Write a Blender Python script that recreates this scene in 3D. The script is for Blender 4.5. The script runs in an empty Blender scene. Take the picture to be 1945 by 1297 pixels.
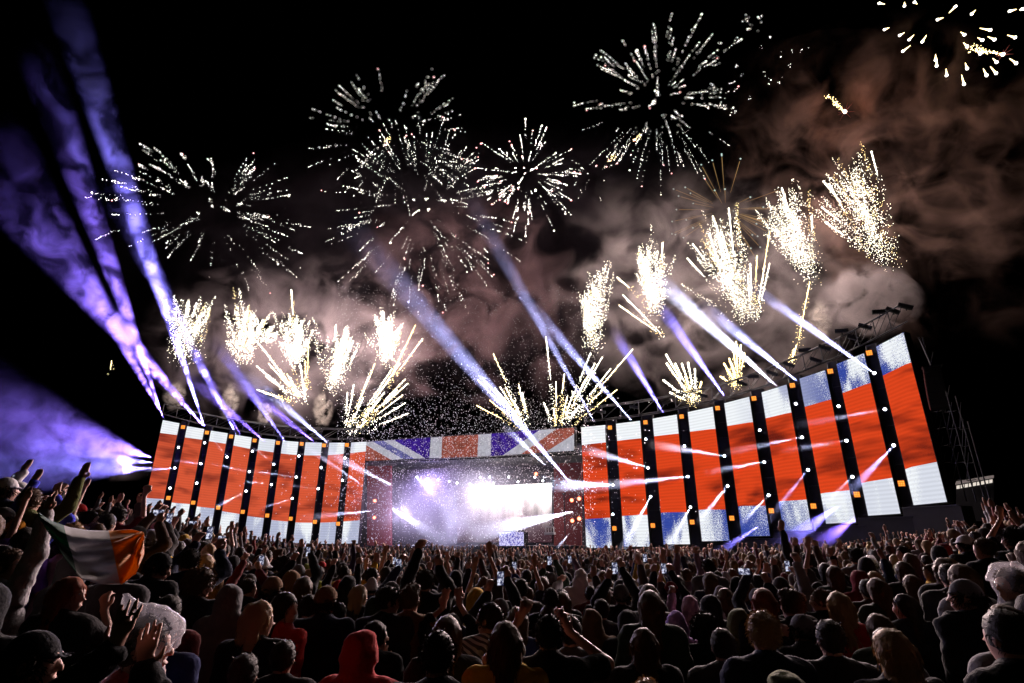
import bpy, math, random
import numpy as np
from mathutils import Vector, Matrix, Quaternion

random.seed(7)
RNG = np.random.default_rng(11)
scene = bpy.context.scene
COL = scene.collection

# ------------------------------------------------------------------ camera
CAM = Vector((0.0, 0.0, 2.3))
PITCH = math.radians(19.8)
FPX = 1044.0                      # focal length in photograph pixels (1945 wide)
cam_data = bpy.data.cameras.new('camera')
cam_data.sensor_width = 36.0
cam_data.lens = 36.0 * FPX / 1945.0
cam_data.clip_start = 0.05
cam_data.clip_end = 3000.0
cam = bpy.data.objects.new('camera', cam_data)
COL.objects.link(cam)
cam.location = CAM
cam.rotation_euler = (math.pi / 2 + PITCH, 0, 0)
scene.camera = cam

# ------------------------------------------------------------------ night sky, moon, exposure
world = bpy.data.worlds.new('World')
scene.world = world
world.use_nodes = True
wn = world.node_tree
wn.nodes.clear()
sky = wn.nodes.new('ShaderNodeTexSky')
sky.sky_type = 'NISHITA'
sky.sun_disc = False
sky.sun_elevation = math.radians(-9)
sky.sun_rotation = math.radians(200)
bg = wn.nodes.new('ShaderNodeBackground')
bg.inputs['Strength'].default_value = 0.05
wo = wn.nodes.new('ShaderNodeOutputWorld')
wn.links.new(sky.outputs[0], bg.inputs[0])
wn.links.new(bg.outputs[0], wo.inputs[0])

scene.view_settings.view_transform = 'Standard'
scene.view_settings.look = 'None'
scene.view_settings.exposure = 0.0
scene.view_settings.gamma = 1.0
scene.view_settings.use_curve_mapping = False
scene.render.engine = 'CYCLES'
cy = scene.cycles
cy.use_denoising = True
cy.max_bounces = 5
cy.diffuse_bounces = 1
cy.glossy_bounces = 2
cy.transmission_bounces = 3
cy.transparent_max_bounces = 24
cy.volume_bounces = 0
cy.volume_max_steps = 128
cy.sample_clamp_indirect = 2.0
cy.sample_clamp_direct = 0.0
cy.caustics_reflective = False
cy.caustics_refractive = False
cy.use_light_tree = True
cy.use_adaptive_sampling = True

# ------------------------------------------------------------------ photograph pixel -> place
FWD = Vector((0, math.cos(PITCH), math.sin(PITCH)))
UPV = Vector((0, -math.sin(PITCH), math.cos(PITCH)))

def ray(px, py):
    d = FWD * FPX + Vector((1, 0, 0)) * (px - 972.5) + UPV * (648.5 - py)
    return d / math.hypot(d.x, d.y)

def P(px, py, d):
    """point seen at photograph pixel (px, py) at horizontal distance d metres"""
    return CAM + ray(px, py) * d

def mpp(p):
    """metres per photograph pixel at point p"""
    return (Vector(p) - CAM).dot(FWD) / FPX

# ------------------------------------------------------------------ object helpers
def tag(o, label=None, cat=None, group=None, kind=None):
    if label: o['label'] = label
    if cat: o['category'] = cat
    if group: o['group'] = group
    if kind: o['kind'] = kind
    return o

def thing(name, label, cat, loc=(0, 0, 0), group=None, rotz=0.0):
    o = bpy.data.objects.new(name, None)
    o.empty_display_size = 0.2
    COL.objects.link(o)
    o.location = loc
    o.rotation_euler = (0, 0, rotz)
    return tag(o, label, cat, group)

def link(name, me, parent=None, loc=None):
    o = bpy.data.objects.new(name, me)
    COL.objects.link(o)
    if parent is not None: o.parent = parent
    if loc is not None: o.location = loc
    return o

def np_mesh(name, V, Fc, mat=None, smooth=True):
    V = np.asarray(V, dtype=np.float32).reshape(-1, 3)
    Fc = np.asarray(Fc, dtype=np.int32)
    me = bpy.data.meshes.new(name)
    n = Fc.shape[1]
    me.vertices.add(len(V)); me.vertices.foreach_set('co', V.ravel())
    me.loops.add(Fc.size); me.loops.foreach_set('vertex_index', Fc.ravel())
    me.polygons.add(len(Fc))
    me.polygons.foreach_set('loop_start', np.arange(0, Fc.size, n, dtype=np.int32))
    me.polygons.foreach_set('loop_total', np.full(len(Fc), n, dtype=np.int32))
    if smooth: me.polygons.foreach_set('use_smooth', np.ones(len(Fc), dtype=bool))
    me.update(calc_edges=True)
    if mat: me.materials.append(mat)
    return me

class MB:
    """collects simple solids, builds one mesh"""
    def __init__(s): s.v = []; s.f = []; s.m = []
    def add(s, vs, fs, mi=0):
        b = len(s.v); s.v += [tuple(v) for v in vs]
        for f in fs: s.f.append(tuple(b + i for i in f)); s.m.append(mi)
    def quad(s, a, b, c, d, mi=0): s.add([a, b, c, d], [(0, 1, 2, 3)], mi)
    def box(s, c, size, R=None, mi=0):
        hx, hy, hz = (x / 2 for x in size); c = Vector(c)
        pts = []
        for z in (-hz, hz):
            for x, y in ((-hx, -hy), (hx, -hy), (hx, hy), (-hx, hy)):
                p = Vector((x, y, z))
                if R is not None: p = R @ p
                pts.append(c + p)
        s.add(pts, [(3, 2, 1, 0), (4, 5, 6, 7), (0, 1, 5, 4), (1, 2, 6, 5), (2, 3, 7, 6), (3, 0, 4, 7)], mi)
    def bar(s, a, b, r0, r1=None, n=6, mi=0, caps=True):
        a, b = Vector(a), Vector(b); r1 = r0 if r1 is None else r1
        d = (b - a).normalized()
        t = Vector((0, 0, 1)) if abs(d.z) < .9 else Vector((1, 0, 0))
        u = d.cross(t).normalized(); w = d.cross(u)
        pts = []
        for p, r in ((a, r0), (b, r1)):
            for i in range(n):
                an = 2 * math.pi * i / n
                pts.append(p + (u * math.cos(an) + w * math.sin(an)) * r)
        fs = [(i, (i + 1) % n, n + (i + 1) % n, n + i) for i in range(n)]
        if caps: fs += [tuple(range(n - 1, -1, -1)), tuple(range(n, 2 * n))]
        s.add(pts, fs, mi)
    def mesh(s, name, mats, smooth=False):
        me = bpy.data.meshes.new(name)
        me.from_pydata(s.v, [], s.f)
        for m in (mats if isinstance(mats, (list, tuple)) else [mats]): me.materials.append(m)
        me.polygons.foreach_set('material_index', s.m)
        if smooth: me.polygons.foreach_set('use_smooth', [True] * len(s.f))
        me.update()
        return me
    def obj(s, name, mats, parent=None, smooth=False):
        return link(name, s.mesh(name, mats, smooth), parent)

# ------------------------------------------------------------------ materials
def new_mat(name):
    m = bpy.data.materials.new(name); m.use_nodes = True
    m.node_tree.nodes.clear()
    return m, m.node_tree

def nd(nt, typ, **kw):
    n = nt.nodes.new(typ)
    for k, v in kw.items():
        if k in n.inputs.keys(): n.inputs[k].default_value = v
        else: setattr(n, k, v)
    return n

def val(nt, op, a, b=None, c=None, clamp=False):
    n = nt.nodes.new('ShaderNodeMath'); n.operation = op; n.use_clamp = clamp
    for i, x in enumerate((a, b, c)):
        if x is None: continue
        if isinstance(x, (int, float)): n.inputs[i].default_value = x
        else: nt.links.new(x, n.inputs[i])
    return n.outputs[0]

def mixc(nt, f, a, b):
    n = nt.nodes.new('ShaderNodeMix'); n.data_type = 'RGBA'
    for i, x in ((0, f), (6, a), (7, b)):
        if isinstance(x, (int, float)): n.inputs[i].default_value = x
        elif isinstance(x, tuple): n.inputs[i].default_value = (*x[:3], 1)
        else: nt.links.new(x, n.inputs[i])
    return n.outputs[2]

def ramp(nt, fac, lo, hi):
    n = nt.nodes.new('ShaderNodeMapRange'); n.interpolation_type = 'SMOOTHSTEP'
    n.inputs[1].default_value = lo; n.inputs[2].default_value = hi
    nt.links.new(fac, n.inputs[0])
    return n.outputs[0]

def noise(nt, vec, scale, detail=4, dist=0.0, rough=.55):
    n = nt.nodes.new('ShaderNodeTexNoise')
    n.inputs['Scale'].default_value = scale; n.inputs['Detail'].default_value = detail
    n.inputs['Distortion'].default_value = dist; n.inputs['Roughness'].default_value = rough
    if vec is not None: nt.links.new(vec, n.inputs['Vector'])
    return n.outputs['Fac']

def surf_mat(name, col, rough=.8, sheen=0.0, metal=0.0, bump=0.0, bscale=60, var=.25, spec=.3, vscale=6.0):
    m, nt = new_mat(name)
    out = nd(nt, 'ShaderNodeOutputMaterial'); p = nd(nt, 'ShaderNodeBsdfPrincipled')
    tc = nd(nt, 'ShaderNodeTexCoord')
    nz = noise(nt, tc.outputs['Object'], vscale, 4)
    c = mixc(nt, nz, tuple(x * (1 - var) for x in col), tuple(min(1, x * (1 + var)) for x in col))
    nt.links.new(c, p.inputs['Base Color'])
    p.inputs['Roughness'].default_value = rough
    p.inputs['Metallic'].default_value = metal
    p.inputs['Specular IOR Level'].default_value = spec
    if sheen:
        p.inputs['Sheen Weight'].default_value = sheen
        p.inputs['Sheen Roughness'].default_value = .22
        p.inputs['Sheen Tint'].default_value = (*[min(1, .35 + x) for x in col], 1)
    if bump:
        b = nd(nt, 'ShaderNodeBump'); b.inputs['Strength'].default_value = bump; b.inputs['Distance'].default_value = .02
        nt.links.new(noise(nt, tc.outputs['Object'], bscale, 4), b.inputs['Height'])
        nt.links.new(b.outputs[0], p.inputs['Normal'])
    nt.links.new(p.outputs[0], out.inputs[0])
    return m

def emit_mat(name, col, strength, sample=False):
    m, nt = new_mat(name)
    out = nd(nt, 'ShaderNodeOutputMaterial'); e = nd(nt, 'ShaderNodeEmission')
    e.inputs[0].default_value = (*col, 1); e.inputs[1].default_value = strength
    nt.links.new(e.outputs[0], out.inputs[0])
    m.cycles.emission_sampling = 'AUTO' if sample else 'NONE'
    return m

def smoke_mat(name, density, col=(.8, .8, .8), scale=.0, lo=.45, hi=.75, detail=5, dist=.6, step=1.0, aniso=0.0, edge=None, base=0.0, stretch=(1, 1, 1), edgew=.35):
    """smoke: Principled-style scattering volume, density broken up by noise; edge=(centre, radii) fades it out towards the ellipsoid's rim"""
    m, nt = new_mat(name)
    out = nd(nt, 'ShaderNodeOutputMaterial'); v = nd(nt, 'ShaderNodeVolumePrincipled')
    v.inputs['Color'].default_value = (*col, 1); v.inputs['Anisotropy'].default_value = aniso
    v.inputs['Density'].default_value = density
    if scale:
        g = nd(nt, 'ShaderNodeNewGeometry')
        mp = nd(nt, 'ShaderNodeMapping'); mp.inputs['Scale'].default_value = stretch
        nt.links.new(g.outputs['Position'], mp.inputs['Vector'])
        f = ramp(nt, noise(nt, mp.outputs[0], scale, detail, dist, .6), lo, hi)
        if base: f = val(nt, 'ADD', f, base)
        if edge:
            s = nd(nt, 'ShaderNodeVectorMath', operation='SUBTRACT'); nt.links.new(g.outputs['Position'], s.inputs[0]); s.inputs[1].default_value = edge[0]
            q = nd(nt, 'ShaderNodeVectorMath', operation='DIVIDE'); nt.links.new(s.outputs[0], q.inputs[0]); q.inputs[1].default_value = edge[1]
            l = nd(nt, 'ShaderNodeVectorMath', operation='LENGTH'); nt.links.new(q.outputs[0], l.inputs[0])
            e = val(nt, 'SUBTRACT', 1.0, ramp(nt, l.outputs['Value'], 1 - edgew * 2, .98))
            f = val(nt, 'MULTIPLY', f, e)
        nt.links.new(val(nt, 'MULTIPLY', f, density), v.inputs['Density'])
    nt.links.new(v.outputs[0], out.inputs['Volume'])
    m.cycles.volume_step_rate = step if hasattr(m.cycles, 'volume_step_rate') else 1
    try: m.volume_step_rate = step
    except Exception: pass
    return m

FAB = {}
def fabric(key):
    if key in FAB: return FAB[key]
    C = dict(black=(.012, .012, .014), charcoal=(.03, .028, .03), navy=(.012, .016, .04), grey=(.12, .115, .12), pale=(.38, .36, .38), white=(.62, .6, .62),
             red=(.42, .022, .02), maroon=(.16, .015, .02), yellow=(.62, .36, .015), olive=(.09, .1, .03), green=(.2, .26, .04), brown=(.16, .085, .04),
             pink=(.5, .3, .45), purple=(.34, .2, .5), lilac=(.42, .4, .58), blue=(.05, .06, .55), orange=(.6, .24, .02), violet=(.2, .08, .6), denim=(.05, .07, .12), neon=(.55, .6, .04))
    m = surf_mat('fabric_' + key, C[key], rough=.95, sheen=.28, bump=.6, bscale=45, var=.3, spec=.12)
    FAB[key] = m
    return m
M = {}
M['skin'] = surf_mat('skin', (.38, .2, .145), rough=.6, var=.12, spec=.25, bump=.1, bscale=90)
M['hair_dark'] = surf_mat('hair_dark', (.02, .012, .008), rough=.6, sheen=.12, bump=.6, bscale=150, spec=.12)
M['hair_brown'] = surf_mat('hair_brown', (.08, .04, .018), rough=.6, sheen=.12, bump=.6, bscale=150, spec=.12)
M['hair_blond'] = surf_mat('hair_blond', (.36, .22, .1), rough=.6, sheen=.12, bump=.6, bscale=150, spec=.12)
M['hair_red'] = surf_mat('hair_red', (.25, .06, .02), rough=.6, sheen=.12, bump=.6, bscale=150, spec=.12)
M['black_metal'] = surf_mat('black_metal', (.02, .02, .024), rough=.45, metal=.3, var=.3)
M['steel'] = surf_mat('steel', (.05, .05, .055), rough=.4, metal=.8, var=.3)
M['stage_black'] = surf_mat('stage_black', (.022, .02, .026), rough=.75, var=.4, vscale=1.5)
M['grille'] = surf_mat('grille', (.03, .03, .034), rough=.6, bump=.8, bscale=30)
# ------------------------------------------------------------------ solid figures: rounded forms on a grid -> one continuous skin
class Grid:
    def __init__(s, lo, hi, h):
        s.h = h; s.lo = np.array(lo, dtype=np.float32)
        n = np.ceil((np.array(hi) - s.lo) / h).astype(int) + 1
        s.ax = [s.lo[i] + h * np.arange(n[i], dtype=np.float32) for i in range(3)]
        s.F = np.full(tuple(n), 9.0, dtype=np.float32)
    def _sl(s, lo, hi):
        r = []
        for i in range(3):
            a = int(np.searchsorted(s.ax[i], lo[i])); b = int(np.searchsorted(s.ax[i], hi[i])) + 1
            r.append(slice(max(0, a - 1), min(len(s.ax[i]), b)))
        return tuple(r)
    def _put(s, sl, d, k, sub):
        F = s.F[sl]
        if F.size == 0: return
        if sub:
            a, b = -F, d
            hh = np.clip(.5 + .5 * (b - a) / k, 0, 1)
            s.F[sl] = -(b * (1 - hh) + a * hh - k * hh * (1 - hh))
        else:
            hh = np.clip(.5 + .5 * (F - d) / k, 0, 1)
            s.F[sl] = F * (1 - hh) + d * hh - k * hh * (1 - hh)
    def cone(s, p0, p1, r0, r1=None, k=.02, sub=False):
        r1 = r0 if r1 is None else r1
        p0 = np.array(p0, dtype=np.float32); p1 = np.array(p1, dtype=np.float32)
        m = max(r0, r1) + k + 3 * s.h
        sl = s._sl(np.minimum(p0, p1) - m, np.maximum(p0, p1) + m)
        X, Y, Z = np.ix_(s.ax[0][sl[0]], s.ax[1][sl[1]], s.ax[2][sl[2]])
        d = p1 - p0; L = max(1e-9, float(d @ d))
        X = X - p0[0]; Y = Y - p0[1]; Z = Z - p0[2]
        t = np.clip((X * d[0] + Y * d[1] + Z * d[2]) / L, 0, 1)
        D = np.sqrt((X - t * d[0]) ** 2 + (Y - t * d[1]) ** 2 + (Z - t * d[2]) ** 2) - (r0 + (r1 - r0) * t)
        s._put(sl, D, k, sub)
    def ell(s, c, r, R=None, k=.02, sub=False):
        c = np.array(c, dtype=np.float32); m = max(r) + k + 3 * s.h
        sl = s._sl(c - m, c + m)
        X, Y, Z = np.ix_(s.ax[0][sl[0]] - c[0], s.ax[1][sl[1]] - c[1], s.ax[2][sl[2]] - c[2])
        if R is not None:
            X, Y, Z = (R[0][0] * X + R[1][0] * Y + R[2][0] * Z, R[0][1] * X + R[1][1] * Y + R[2][1] * Z, R[0][2] * X + R[1][2] * Y + R[2][2] * Z)
        k0 = np.sqrt((X / r[0]) ** 2 + (Y / r[1]) ** 2 + (Z / r[2]) ** 2) + 1e-6
        k1 = np.sqrt((X / r[0] ** 2) ** 2 + (Y / r[1] ** 2) ** 2 + (Z / r[2] ** 2) ** 2) + 1e-6
        s._put(sl, k0 * (k0 - 1) / k1, k, sub)
    def cut_below(s, z): s.F = np.maximum(s.F, (z - s.ax[2])[None, None, :])
    def wrinkle(s, a, f, seed):
        X, Y, Z = np.ix_(*s.ax); q = seed * 1.7
        s.F += a * (np.sin(f * X + q + 3 * np.sin(.6 * f * Z + q)) * np.sin(.8 * f * Z + .5 * f * Y + 2 * q) + .5 * np.sin(1.9 * f * (X + Y) + 2.2 * np.sin(f * Z)) * np.sin(1.7 * f * Z - q))
    def mesh(s):
        F = s.F; neg = F < 0; h = s.h
        nx, ny, nz = (n - 1 for n in F.shape)
        cnt = np.zeros((nx, ny, nz), dtype=np.int8)
        for i in (0, 1):
            for j in (0, 1):
                for k in (0, 1): cnt += neg[i:nx + i, j:ny + j, k:nz + k]
        act = (cnt > 0) & (cnt < 8)
        I, J, K = np.nonzero(act)
        if len(I) == 0: return np.zeros((0, 3), np.float32), np.zeros((0, 4), np.int32)
        idx = np.full(act.shape, -1, dtype=np.int32); idx[I, J, K] = np.arange(len(I))
        acc = np.zeros((len(I), 3), np.float32); num = np.zeros(len(I), np.float32)
        cs = [(0, 0, 0), (1, 0, 0), (0, 1, 0), (1, 1, 0), (0, 0, 1), (1, 0, 1), (0, 1, 1), (1, 1, 1)]
        val8 = [F[I + a, J + b, K + c] for a, b, c in cs]
        for a in range(8):
            for b in range(a + 1, 8):
                df = [abs(cs[a][q] - cs[b][q]) for q in range(3)]
                if sum(df) != 1: continue
                x = (val8[a] < 0) != (val8[b] < 0)
                t = np.where(x, val8[a] / np.where(x, val8[a] - val8[b], 1), 0)
                for q in range(3):
                    acc[:, q] += np.where(x, cs[a][q] + t * (cs[b][q] - cs[a][q]), 0)
                num += x
        V = acc / num[:, None] + np.stack([I, J, K], 1)
        V = V * h + s.lo
        Q = []
        for ax in range(3):
            o = [0, 0, 0]; o[ax] = 1
            sh = list(F.shape); sh[ax] -= 1
            A = neg[:sh[0], :sh[1], :sh[2]]; B = neg[o[0]:o[0] + sh[0], o[1]:o[1] + sh[1], o[2]:o[2] + sh[2]]
            u, w = [(1, 2), (2, 0), (0, 1)][ax]
            c = np.array(np.nonzero(A != B)).T
            ok = (c[:, u] > 0) & (c[:, w] > 0) & (c[:, u] < F.shape[u] - 1) & (c[:, w] < F.shape[w] - 1)
            c = c[ok]
            if len(c) == 0: continue
            fl = A[c[:, 0], c[:, 1], c[:, 2]]
            def at(du, dw):
                e = c.copy(); e[:, u] -= du; e[:, w] -= dw
                return idx[e[:, 0], e[:, 1], e[:, 2]]
            q = np.stack([at(1, 1), at(0, 1), at(0, 0), at(1, 0)], 1)
            q[~fl] = q[~fl][:, ::-1]
            Q.append(q)
        return V.astype(np.float32), np.concatenate(Q).astype(np.int32)

def rotm(yaw, pitch=0.0, roll=0.0):
    return np.array((Matrix.Rotation(yaw, 3, 'Z') @ Matrix.Rotation(pitch, 3, 'X') @ Matrix.Rotation(roll, 3, 'Y')), dtype=np.float32)

ARM = {  # elbow, wrist, direction of the hand, finger curl (right arm; x is mirrored for the left)
    'down': ((.255, -.03, 1.13), (.25, .06, .89), (0, .15, -1), .5),
    'up': ((.30, .05, 1.67), (.25, .10, 1.93), (-.1, .1, 1), .15),
    'high': ((.23, .03, 1.72), (.17, .06, 2.00), (-.05, .1, 1), .1),
    'wide': ((.43, .04, 1.56), (.44, .10, 1.83), (.1, .15, 1), .1),
    'clap': ((.27, .14, 1.60), (.08, .18, 1.83), (-.12, .1, 1), .1),
    'fist': ((.28, .08, 1.67), (.22, .12, 1.94), (0, .1, 1), 1.5),
    'phone': ((.27, .17, 1.30), (.09, .31, 1.50), (-.25, .1, 1), .9),
    'phoneup': ((.25, .16, 1.58), (.11, .26, 1.82), (-.2, .1, 1), .9),
    'head': ((.38, .08, 1.42), (.17, .11, 1.60), (-.55, .0, 1), .7),
    'elbow': ((.41, .10, 1.36), (.24, .24, 1.52), (-.6, .1, .7), .6),
    'front': ((.27, .10, 1.14), (.12, .30, 1.24), (-.4, .6, .5), .9),
    'mouth': ((.26, .16, 1.22), (.09, .19, 1.46), (-.3, .1, 1), 1.2),
    'hold': ((.36, .12, 1.30), (.50, .22, 1.42), (.5, .1, .6), 1.3),
}

def hand(g, w, d, side, curl, s, fr):
    w = np.array(w); d = np.array(d, dtype=float); d /= np.linalg.norm(d)
    lat = np.cross(d, (0, 1, 0)); lat /= np.linalg.norm(lat) + 1e-9
    nrm = np.cross(lat, d)
    g.cone(w, w + d * .085 * s, .024 * s, .034 * s, k=.02)
    for i, (off, ln) in enumerate(((-.034, .068), (-.011, .080), (.012, .075), (.035, .058))):
        a = w + d * .085 * s + lat * off * s
        d1 = d + nrm * math.sin(curl) * .7 + lat * off * 1.6
        d1 = d1 / np.linalg.norm(d1); b = a + d1 * ln * .66 * s
        d2 = d * math.cos(curl * 1.5) + nrm * math.sin(curl * 1.5) + lat * off * 2
        d2 = d2 / np.linalg.norm(d2); c = b + d2 * ln * .62 * s
        g.cone(a, b, fr * 1.1, fr, k=.006); g.cone(b, c, fr, fr * .85, k=.004)
    t0 = w + d * .025 * s + lat * -.026 * s * side
    t1 = t0 + (d * .6 - lat * .7 * side + nrm * .25) * .045 * s
    t2 = t1 + (d * .9 - lat * .15 * side + nrm * .3) * .032 * s
    g.cone(t0, t1, fr * 1.5, fr * 1.15, k=.008); g.cone(t1, t2, fr * 1.15, fr * .9, k=.005)

def figure(sp, h):
    """meshes of one standing person 1.75 m tall that faces +Y; returns {part: (V, F)}"""
    al, ar = sp.get('arms', ('down', 'down'))
    ya = sp.get('hyaw', 0.0); hp = sp.get('hpitch', 0.0); seed = sp.get('seed', 1)
    R = rotm(ya, hp); piv = np.array((0, -.015, 1.49))
    def hd(p): return piv + R @ (np.array(p, dtype=float) - piv)
    top = sp.get('top', 'short'); cl = sp.get('cloth', 'jacket'); bulk = sp.get('bulk', 1.0)
    top_z = 2.28 if any(a in ('up', 'high', 'wide', 'clap', 'fist', 'phoneup') for a in (al, ar)) else 1.95
    lo, hi = (-.78, -.42, -.03), (.78, .62, top_z)
    fr = max(.0092, .60 * h)
    sh = {1: np.array((.185, -.01, 1.42)), -1: np.array((-.185, -.01, 1.42))}
    el, wr, hdv, cu = {}, {}, {}, {}
    for s_, nm in ((-1, al), (1, ar)):
        e, w, d, c = ARM[nm]
        jit = (np.random.default_rng(seed * 13 + s_ + 5).random(6) - .5) * .11
        el[s_] = np.array(e) * (s_, 1, 1) + jit[:3]; wr[s_] = np.array(w) * (s_, 1, 1) + jit[:3] + jit[3:]
        hdv[s_] = np.array(d) * (s_, 1, 1); cu[s_] = c
    parts = {}
    # body: one continuous skin
    g = Grid(lo, hi, h)
    g.ell((0, 0, 1.27), (.165, .105, .22), k=.05); g.ell((0, 0, 1.0), (.145, .10, .17), k=.05)
    g.cone(sh[-1], sh[1], .055, k=.05)
    for s_ in (-1, 1):
        g.cone((s_ * .085, 0, .92), (s_ * .095, .01, .5), .085, .055, k=.03)
        g.cone((s_ * .095, .01, .5), (s_ * .10, -.01, .09), .055, .038, k=.02)
        g.cone((s_ * .10, -.03, .045), (s_ * .115, .14, .035), .042, .035, k=.02)
        g.cone(sh[s_], el[s_], .052, .040, k=.03); g.cone(el[s_], wr[s_], .040, .027, k=.02)
        hand(g, wr[s_], hdv[s_], s_, cu[s_], 1.0, fr)
    g.cone((0, -.02, 1.42), hd((0, -.005, 1.56)), .062, .056, k=.03)
    if sp.get('face', True):
        g.ell(hd((0, -.012, 1.652)), (.074, .094, .098), R, k=.02)
        g.cone(hd((0, .03, 1.585)), hd((0, .055, 1.55)), .052, .034, k=.03)
        g.ell(hd((0, .055, 1.63)), (.056, .042, .075), R, k=.02)
        g.cone(hd((0, .094, 1.645)), hd((0, .112, 1.61)), .011, .017, k=.012)
        g.cone(hd((-.03, .088, 1.668)), hd((.03, .088, 1.668)), .013, k=.012)
        g.cone(hd((-.02, .094, 1.572)), hd((.02, .094, 1.572)), .011, k=.008)
        g.cone(hd((-.022, .100, 1.581)), hd((.022, .100, 1.581)), .004, k=.006, sub=True)
        for s_ in (-1, 1):
            g.ell(hd((s_ * .03, .103, 1.65)), (.017, .012, .011), R, k=.01, sub=True)
            g.ell(hd((s_ * .079, -.008, 1.628)), (.012, .024, .034), R, k=.008)
    parts['body'] = g.mesh()
    # trousers
    g = Grid((-.28, -.24, .05), (.28, .24, 1.1), max(1.6 * h, .04))
    for s_ in (-1, 1):
        g.cone((s_ * .085, 0, .92), (s_ * .095, .01, .5), .105, .078, k=.03)
        g.cone((s_ * .095, .01, .5), (s_ * .10, 0, .12), .078, .066, k=.03)
    g.ell((0, 0, .96), (.17, .125, .14), k=.04)
    parts['trousers'] = g.mesh()
    # upper clothing
    t = .022 * bulk
    g = Grid((lo[0], lo[1], .62), hi, h)
    longer = .80 if cl in ('jacket', 'hoodie', 'coat') else .88
    if cl == 'coat': longer = .68
    g.ell((0, 0, 1.26), (.175 + t, .115 + t, .235), k=.06)
    g.cone((0, 0, 1.2), (0, 0, longer + .12), .155 + t, .165 + t, k=.06)
    g.cone(sh[-1], sh[1], .062 + t, k=.06)
    g.cone((0, -.02, 1.42), (0, -.01, 1.49), .08 + t * .6, .07 + t * .4, k=.03)
    for s_ in (-1, 1): g.cone((0, -.03, 1.475), (s_ * .17, -.015, 1.415), .062 + t * .6, .066 + t * .6, k=.04)
    for s_ in (-1, 1):
        if cl in ('tee', 'vest'):
            g.cone(sh[s_], sh[s_] + (el[s_] - sh[s_]) * (.72 if cl == 'tee' else .15), .064 + t * .7, .062 + t * .6, k=.03)
        else:
            g.cone(sh[s_], el[s_], .062 + t, .048 + t, k=.04)
            sl = .97 if not sp.get('rolled') else .4
            g.cone(el[s_], el[s_] + (wr[s_] - el[s_]) * sl, .048 + t, .036 + t * .8, k=.03)
    if cl in ('hoodie', 'collar') and top != 'hood':
        for a in range(7):
            an = math.pi * (.05 + .9 * a / 6); an2 = math.pi * (.05 + .9 * (a + 1) / 6)
            if a < 6: g.cone((.095 * math.cos(an), -.02 - .10 * math.sin(an), 1.475 - .035 * math.sin(an)), (.095 * math.cos(an2), -.02 - .10 * math.sin(an2), 1.475 - .035 * math.sin(an2)), .038 if cl == 'hoodie' else .022, k=.02)
    if top == 'hood':
        pk = sp.get('peak', 0.0)
        g.ell(hd((0, -.025, 1.648)), (.108, .128, .138), R, k=.04)
        g.cone(hd((0, -.07, 1.70)), hd((0, -.10 - pk * .3, 1.74 + pk)), .06, .03, k=.05)
        g.cone((0, -.05, 1.45), hd((0, -.045, 1.58)), .098, .098, k=.05)
        g.cone((-.07, -.03, 1.445), (.07, -.03, 1.445), .075, k=.05)
        g.ell(hd((0, .125, 1.625)), (.074, .10, .098), R, k=.02, sub=True)
    g.wrinkle(.008 * bulk, 24, seed); g.wrinkle(.0035 * bulk, 55, seed + 5); g.cut_below(longer)
    parts['jacket' if cl in ('jacket', 'hoodie', 'coat', 'collar') else 'shirt'] = g.mesh()
    # hair / headgear
    big = Grid((-.32, -.36, 1.0), (.32, .34, 1.98), min(h, .02))
    def shell(gr, r=.012): gr.ell(hd((0, -.015, 1.657)), (.077 + r, .097 + r, .098 + r), R, k=.015)
    def face_off(gr, dz=0.0): gr.ell(hd((0, .115, 1.60 + dz)), (.082, .075, .098), R, k=.015, sub=True)
    def neck_off(gr): gr.ell(hd((0, .0, 1.50)), (.12, .12, .075), R, k=.02, sub=True)
    hn = None
    if top in ('short', 'quiff', 'bun', 'curly', 'long', 'bob', 'fluffy'):
        gr = big
        shell(gr, {'short': .010, 'quiff': .012, 'bun': .010, 'curly': .026, 'long': .018, 'bob': .02, 'fluffy': .038}[top])
        if top == 'quiff':
            gr.cone(hd((-.03, .066, 1.738)), hd((.035, .05, 1.745)), .034, k=.03); gr.cone(hd((0, .04, 1.742)), hd((.015, -.05, 1.735)), .034, k=.03)
        if top == 'bun': gr.ell(hd((0, -.10, 1.70)), (.035, .035, .035), R, k=.015)
        face_off(gr)
        if top in ('short', 'quiff', 'bun'):
            neck_off(gr)
        if top in ('long', 'bob'):
            ln = 1.30 if top == 'long' else 1.47
            for i in range(7):
                an = math.pi * (1.0 + i / 6.0) if True else 0
                x, y = .085 * math.cos(an), -.02 + .092 * math.sin(an)
                gr.cone(hd((x, y, 1.66)), hd((x * .86, y * .82 - .01, 1.52)), .028, .026, k=.02)
                gr.cone(hd((x * .86, y * .82 - .01, 1.52)), hd((x * 1.3, y * 1.0 - .02, ln + .03 * math.sin(i * 2.3 + seed))), .026, .017, k=.02)
        if top in ('long', 'bob'):       # locks
            X, Y, Z = np.ix_(*gr.ax); an = np.arctan2(X, -Y - .02 + 0 * X)
            gr.F += (.0045 * np.sin(17 * an + 5 * np.sin(9 * Z + seed) + seed) + .003 * np.sin(41 * an + 4 * Z)).astype(np.float32)
        gr.wrinkle({'short': .007, 'quiff': .006, 'bun': .003, 'curly': .012, 'long': .005, 'bob': .004, 'fluffy': .014}[top], {'curly': 60, 'fluffy': 50}.get(top, 85), seed)
        hn = 'hair'
    elif top in ('cap', 'capback', 'bucket', 'beanie'):
        gr = big
        shell(gr, .016)
        cut = Grid.cut_below
        sg = 1 if top == 'cap' else -1
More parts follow.
